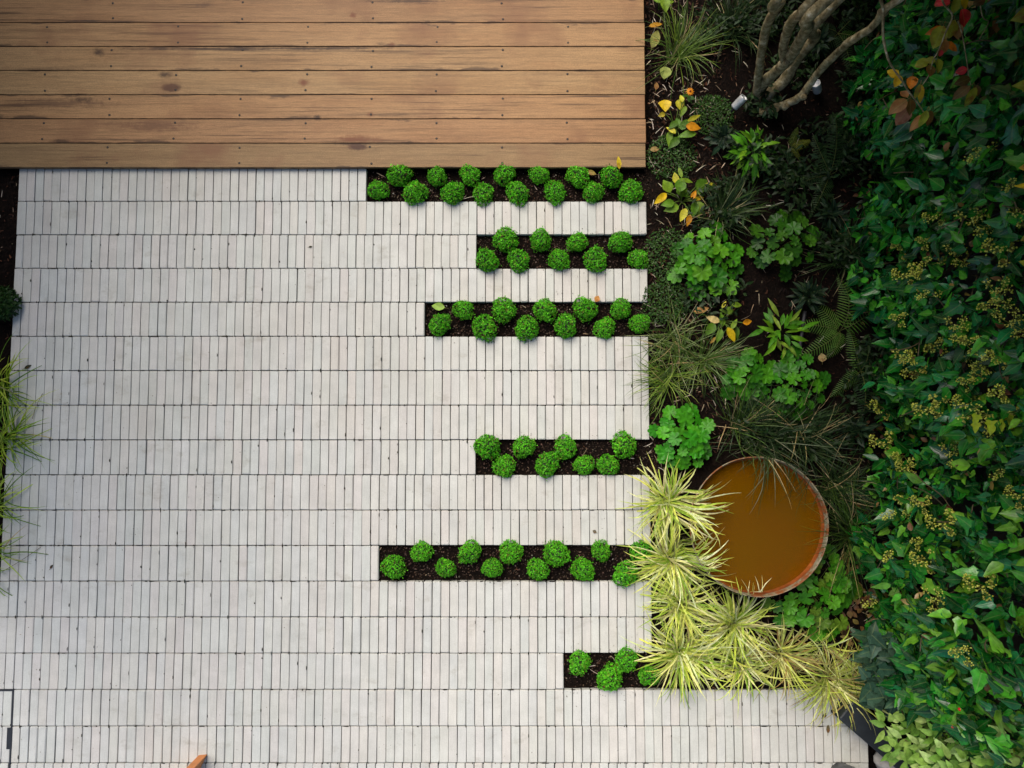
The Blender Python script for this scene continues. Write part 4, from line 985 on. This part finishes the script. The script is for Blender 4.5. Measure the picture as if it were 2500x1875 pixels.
fallen(1789, 1574, .006, .05, .02, 85, (.12, .09, .04), 'curled brown leaf on the pavers beside the dark edging')
fallen(1782, 1545, .005, .035, .02, 40, (.09, .07, .03), 'dark leaf scrap just under the brownish sedge')
fallen(60, 792, .006, .045, .02, 30, (.03, .03, .02), 'dark leaf at the paver edge above the left grasses')
mb = MB()
for i in range(750):
    x, y = U(-2.95, .8), U(-2.2, 1.58)
    if i % 3 < 2: r_ = rng.choice(list(strips)); y = Y0 - r_ * ROW - .1 + rng.choice((-1, 1)) * (.105 + abs(rng.gauss(0, .02))); x = U(XL + strips[r_] * PITCH - .03, .8)
    if in_bed(x, y): continue
    s = U(.0015, .0048); q = Vector((x, y, .0025)); mb.add([q + rdir() * s for _ in range(4)] + [q + Vector((0, 0, s))], [(0, 1, 4), (1, 2, 4), (2, 3, 4), (3, 0, 4)], vary(((.03, .022, .015), (.06, .04, .025), (.30, .27, .2))[i % 3], .2))
tag(mb.build('soil_crumbs', M['dry']), 'tiny crumbs of soil spilled on the pavers', 'soil crumbs', kind='stuff')
mb = MB()
for x0, y0, x1, y1 in [(5, 1235, 88, 1182), (70, 905, 92, 850), (1390, 655, 1480, 690), (1000, 430, 1040, 434)]:
    q0, q1 = P(x0, y0, .012), P(x1, y1, .006); tube(mb, smoothpath([q0, (q0 + q1) * .5 + Vector((U(-.02, .02), U(-.02, .02), .006)), q1], 4), .0016, (.10, .08, .05) if x0 < 100 else (.4, .36, .26), 5)
tag(mb.build('dry_stalks', M['dry']), 'a few thin dry stalks lying across the paver edges', 'stalks', kind='stuff')

# ---------------------------------------------------------------- unseen brick house side, added only to shade the left side
hs = empty('added_shade_wall', (-3.9, 3, 0), 'added unseen dark grey brick wall that shades the left side', 'house')
m = NT('dark_grey_brickwork'); bk = m.new('ShaderNodeTexBrick'); bk.inputs['Scale'].default_value = 1
for k_, v_ in (('Brick Width', .22), ('Row Height', .075), ('Mortar Size', .008)): bk.inputs[k_].default_value = v_
bk.inputs['Color1'].default_value = (.045, .05, .05, 1); bk.inputs['Color2'].default_value = (.065, .07, .068, 1); bk.inputs['Mortar'].default_value = (.10, .10, .10, 1)
cx_ = m.new('ShaderNodeTexCoord'); sx_ = m.new('ShaderNodeSeparateXYZ'); m.l(cx_.outputs['Object'], sx_.inputs[0]); cb_ = m.new('ShaderNodeCombineXYZ'); m.l(sx_.outputs[1], cb_.inputs[0]); m.l(sx_.outputs[2], cb_.inputs[1]); m.l(cb_.outputs[0], bk.inputs[0])
m.base(bk.outputs[0], .85, .2)
mb = MB(); box(mb, (-3.85, -.2, -.1), (-3.52, 8, 4.2)); o = mb.build('wall', m.m, hs, smooth=False); o.location = -hs.location
mb = MB(); box(mb, (-3.519, .8, 1.0), (-3.49, 2.4, 2.3)); wn = mb.build('window', M['fence'], hs, smooth=False); wn.location = -hs.location
mb = MB(); box(mb, (-3.489, .87, 1.07), (-3.484, 2.33, 2.23)); mb.build('pane', M['pane'], wn, smooth=False)
mb = MB(); tube(mb, [Vector((-3.44, -.2, 4.2)), Vector((-3.44, 8, 4.2))], .055); o = mb.build('gutter', M['black_metal'], hs); o.location = -hs.location

# ---------------------------------------------------------------- unseen timber shed, added only to darken the top right corner
sh = empty('added_shade_shed', (2.6, 4.2, 0), 'added unseen dark timber shed that shades the top right corner', 'shed')
mb = MB()
for i in range(19):
    z = -.1 + i * .15; box(mb, (1.05, 3.35, z), (4.2, 3.375, z + .146), vary((1, 1, 1), .1)); box(mb, (1.05, 3.376, z), (1.075, 5.2, z + .146), vary((1, 1, 1), .1))
box(mb, (1.076, 5.176, -.1), (4.2, 5.2, 2.75)); box(mb, (4.176, 3.376, -.1), (4.2, 5.175, 2.75))
o = mb.build('wall', M['fence'], sh, smooth=False); o.location = -sh.location
mb = MB(); box(mb, (.95, 3.27, 2.76), (4.3, 5.3, 2.84)); o = mb.build('roof', M['black_metal'], sh, smooth=False); o.location = -sh.location
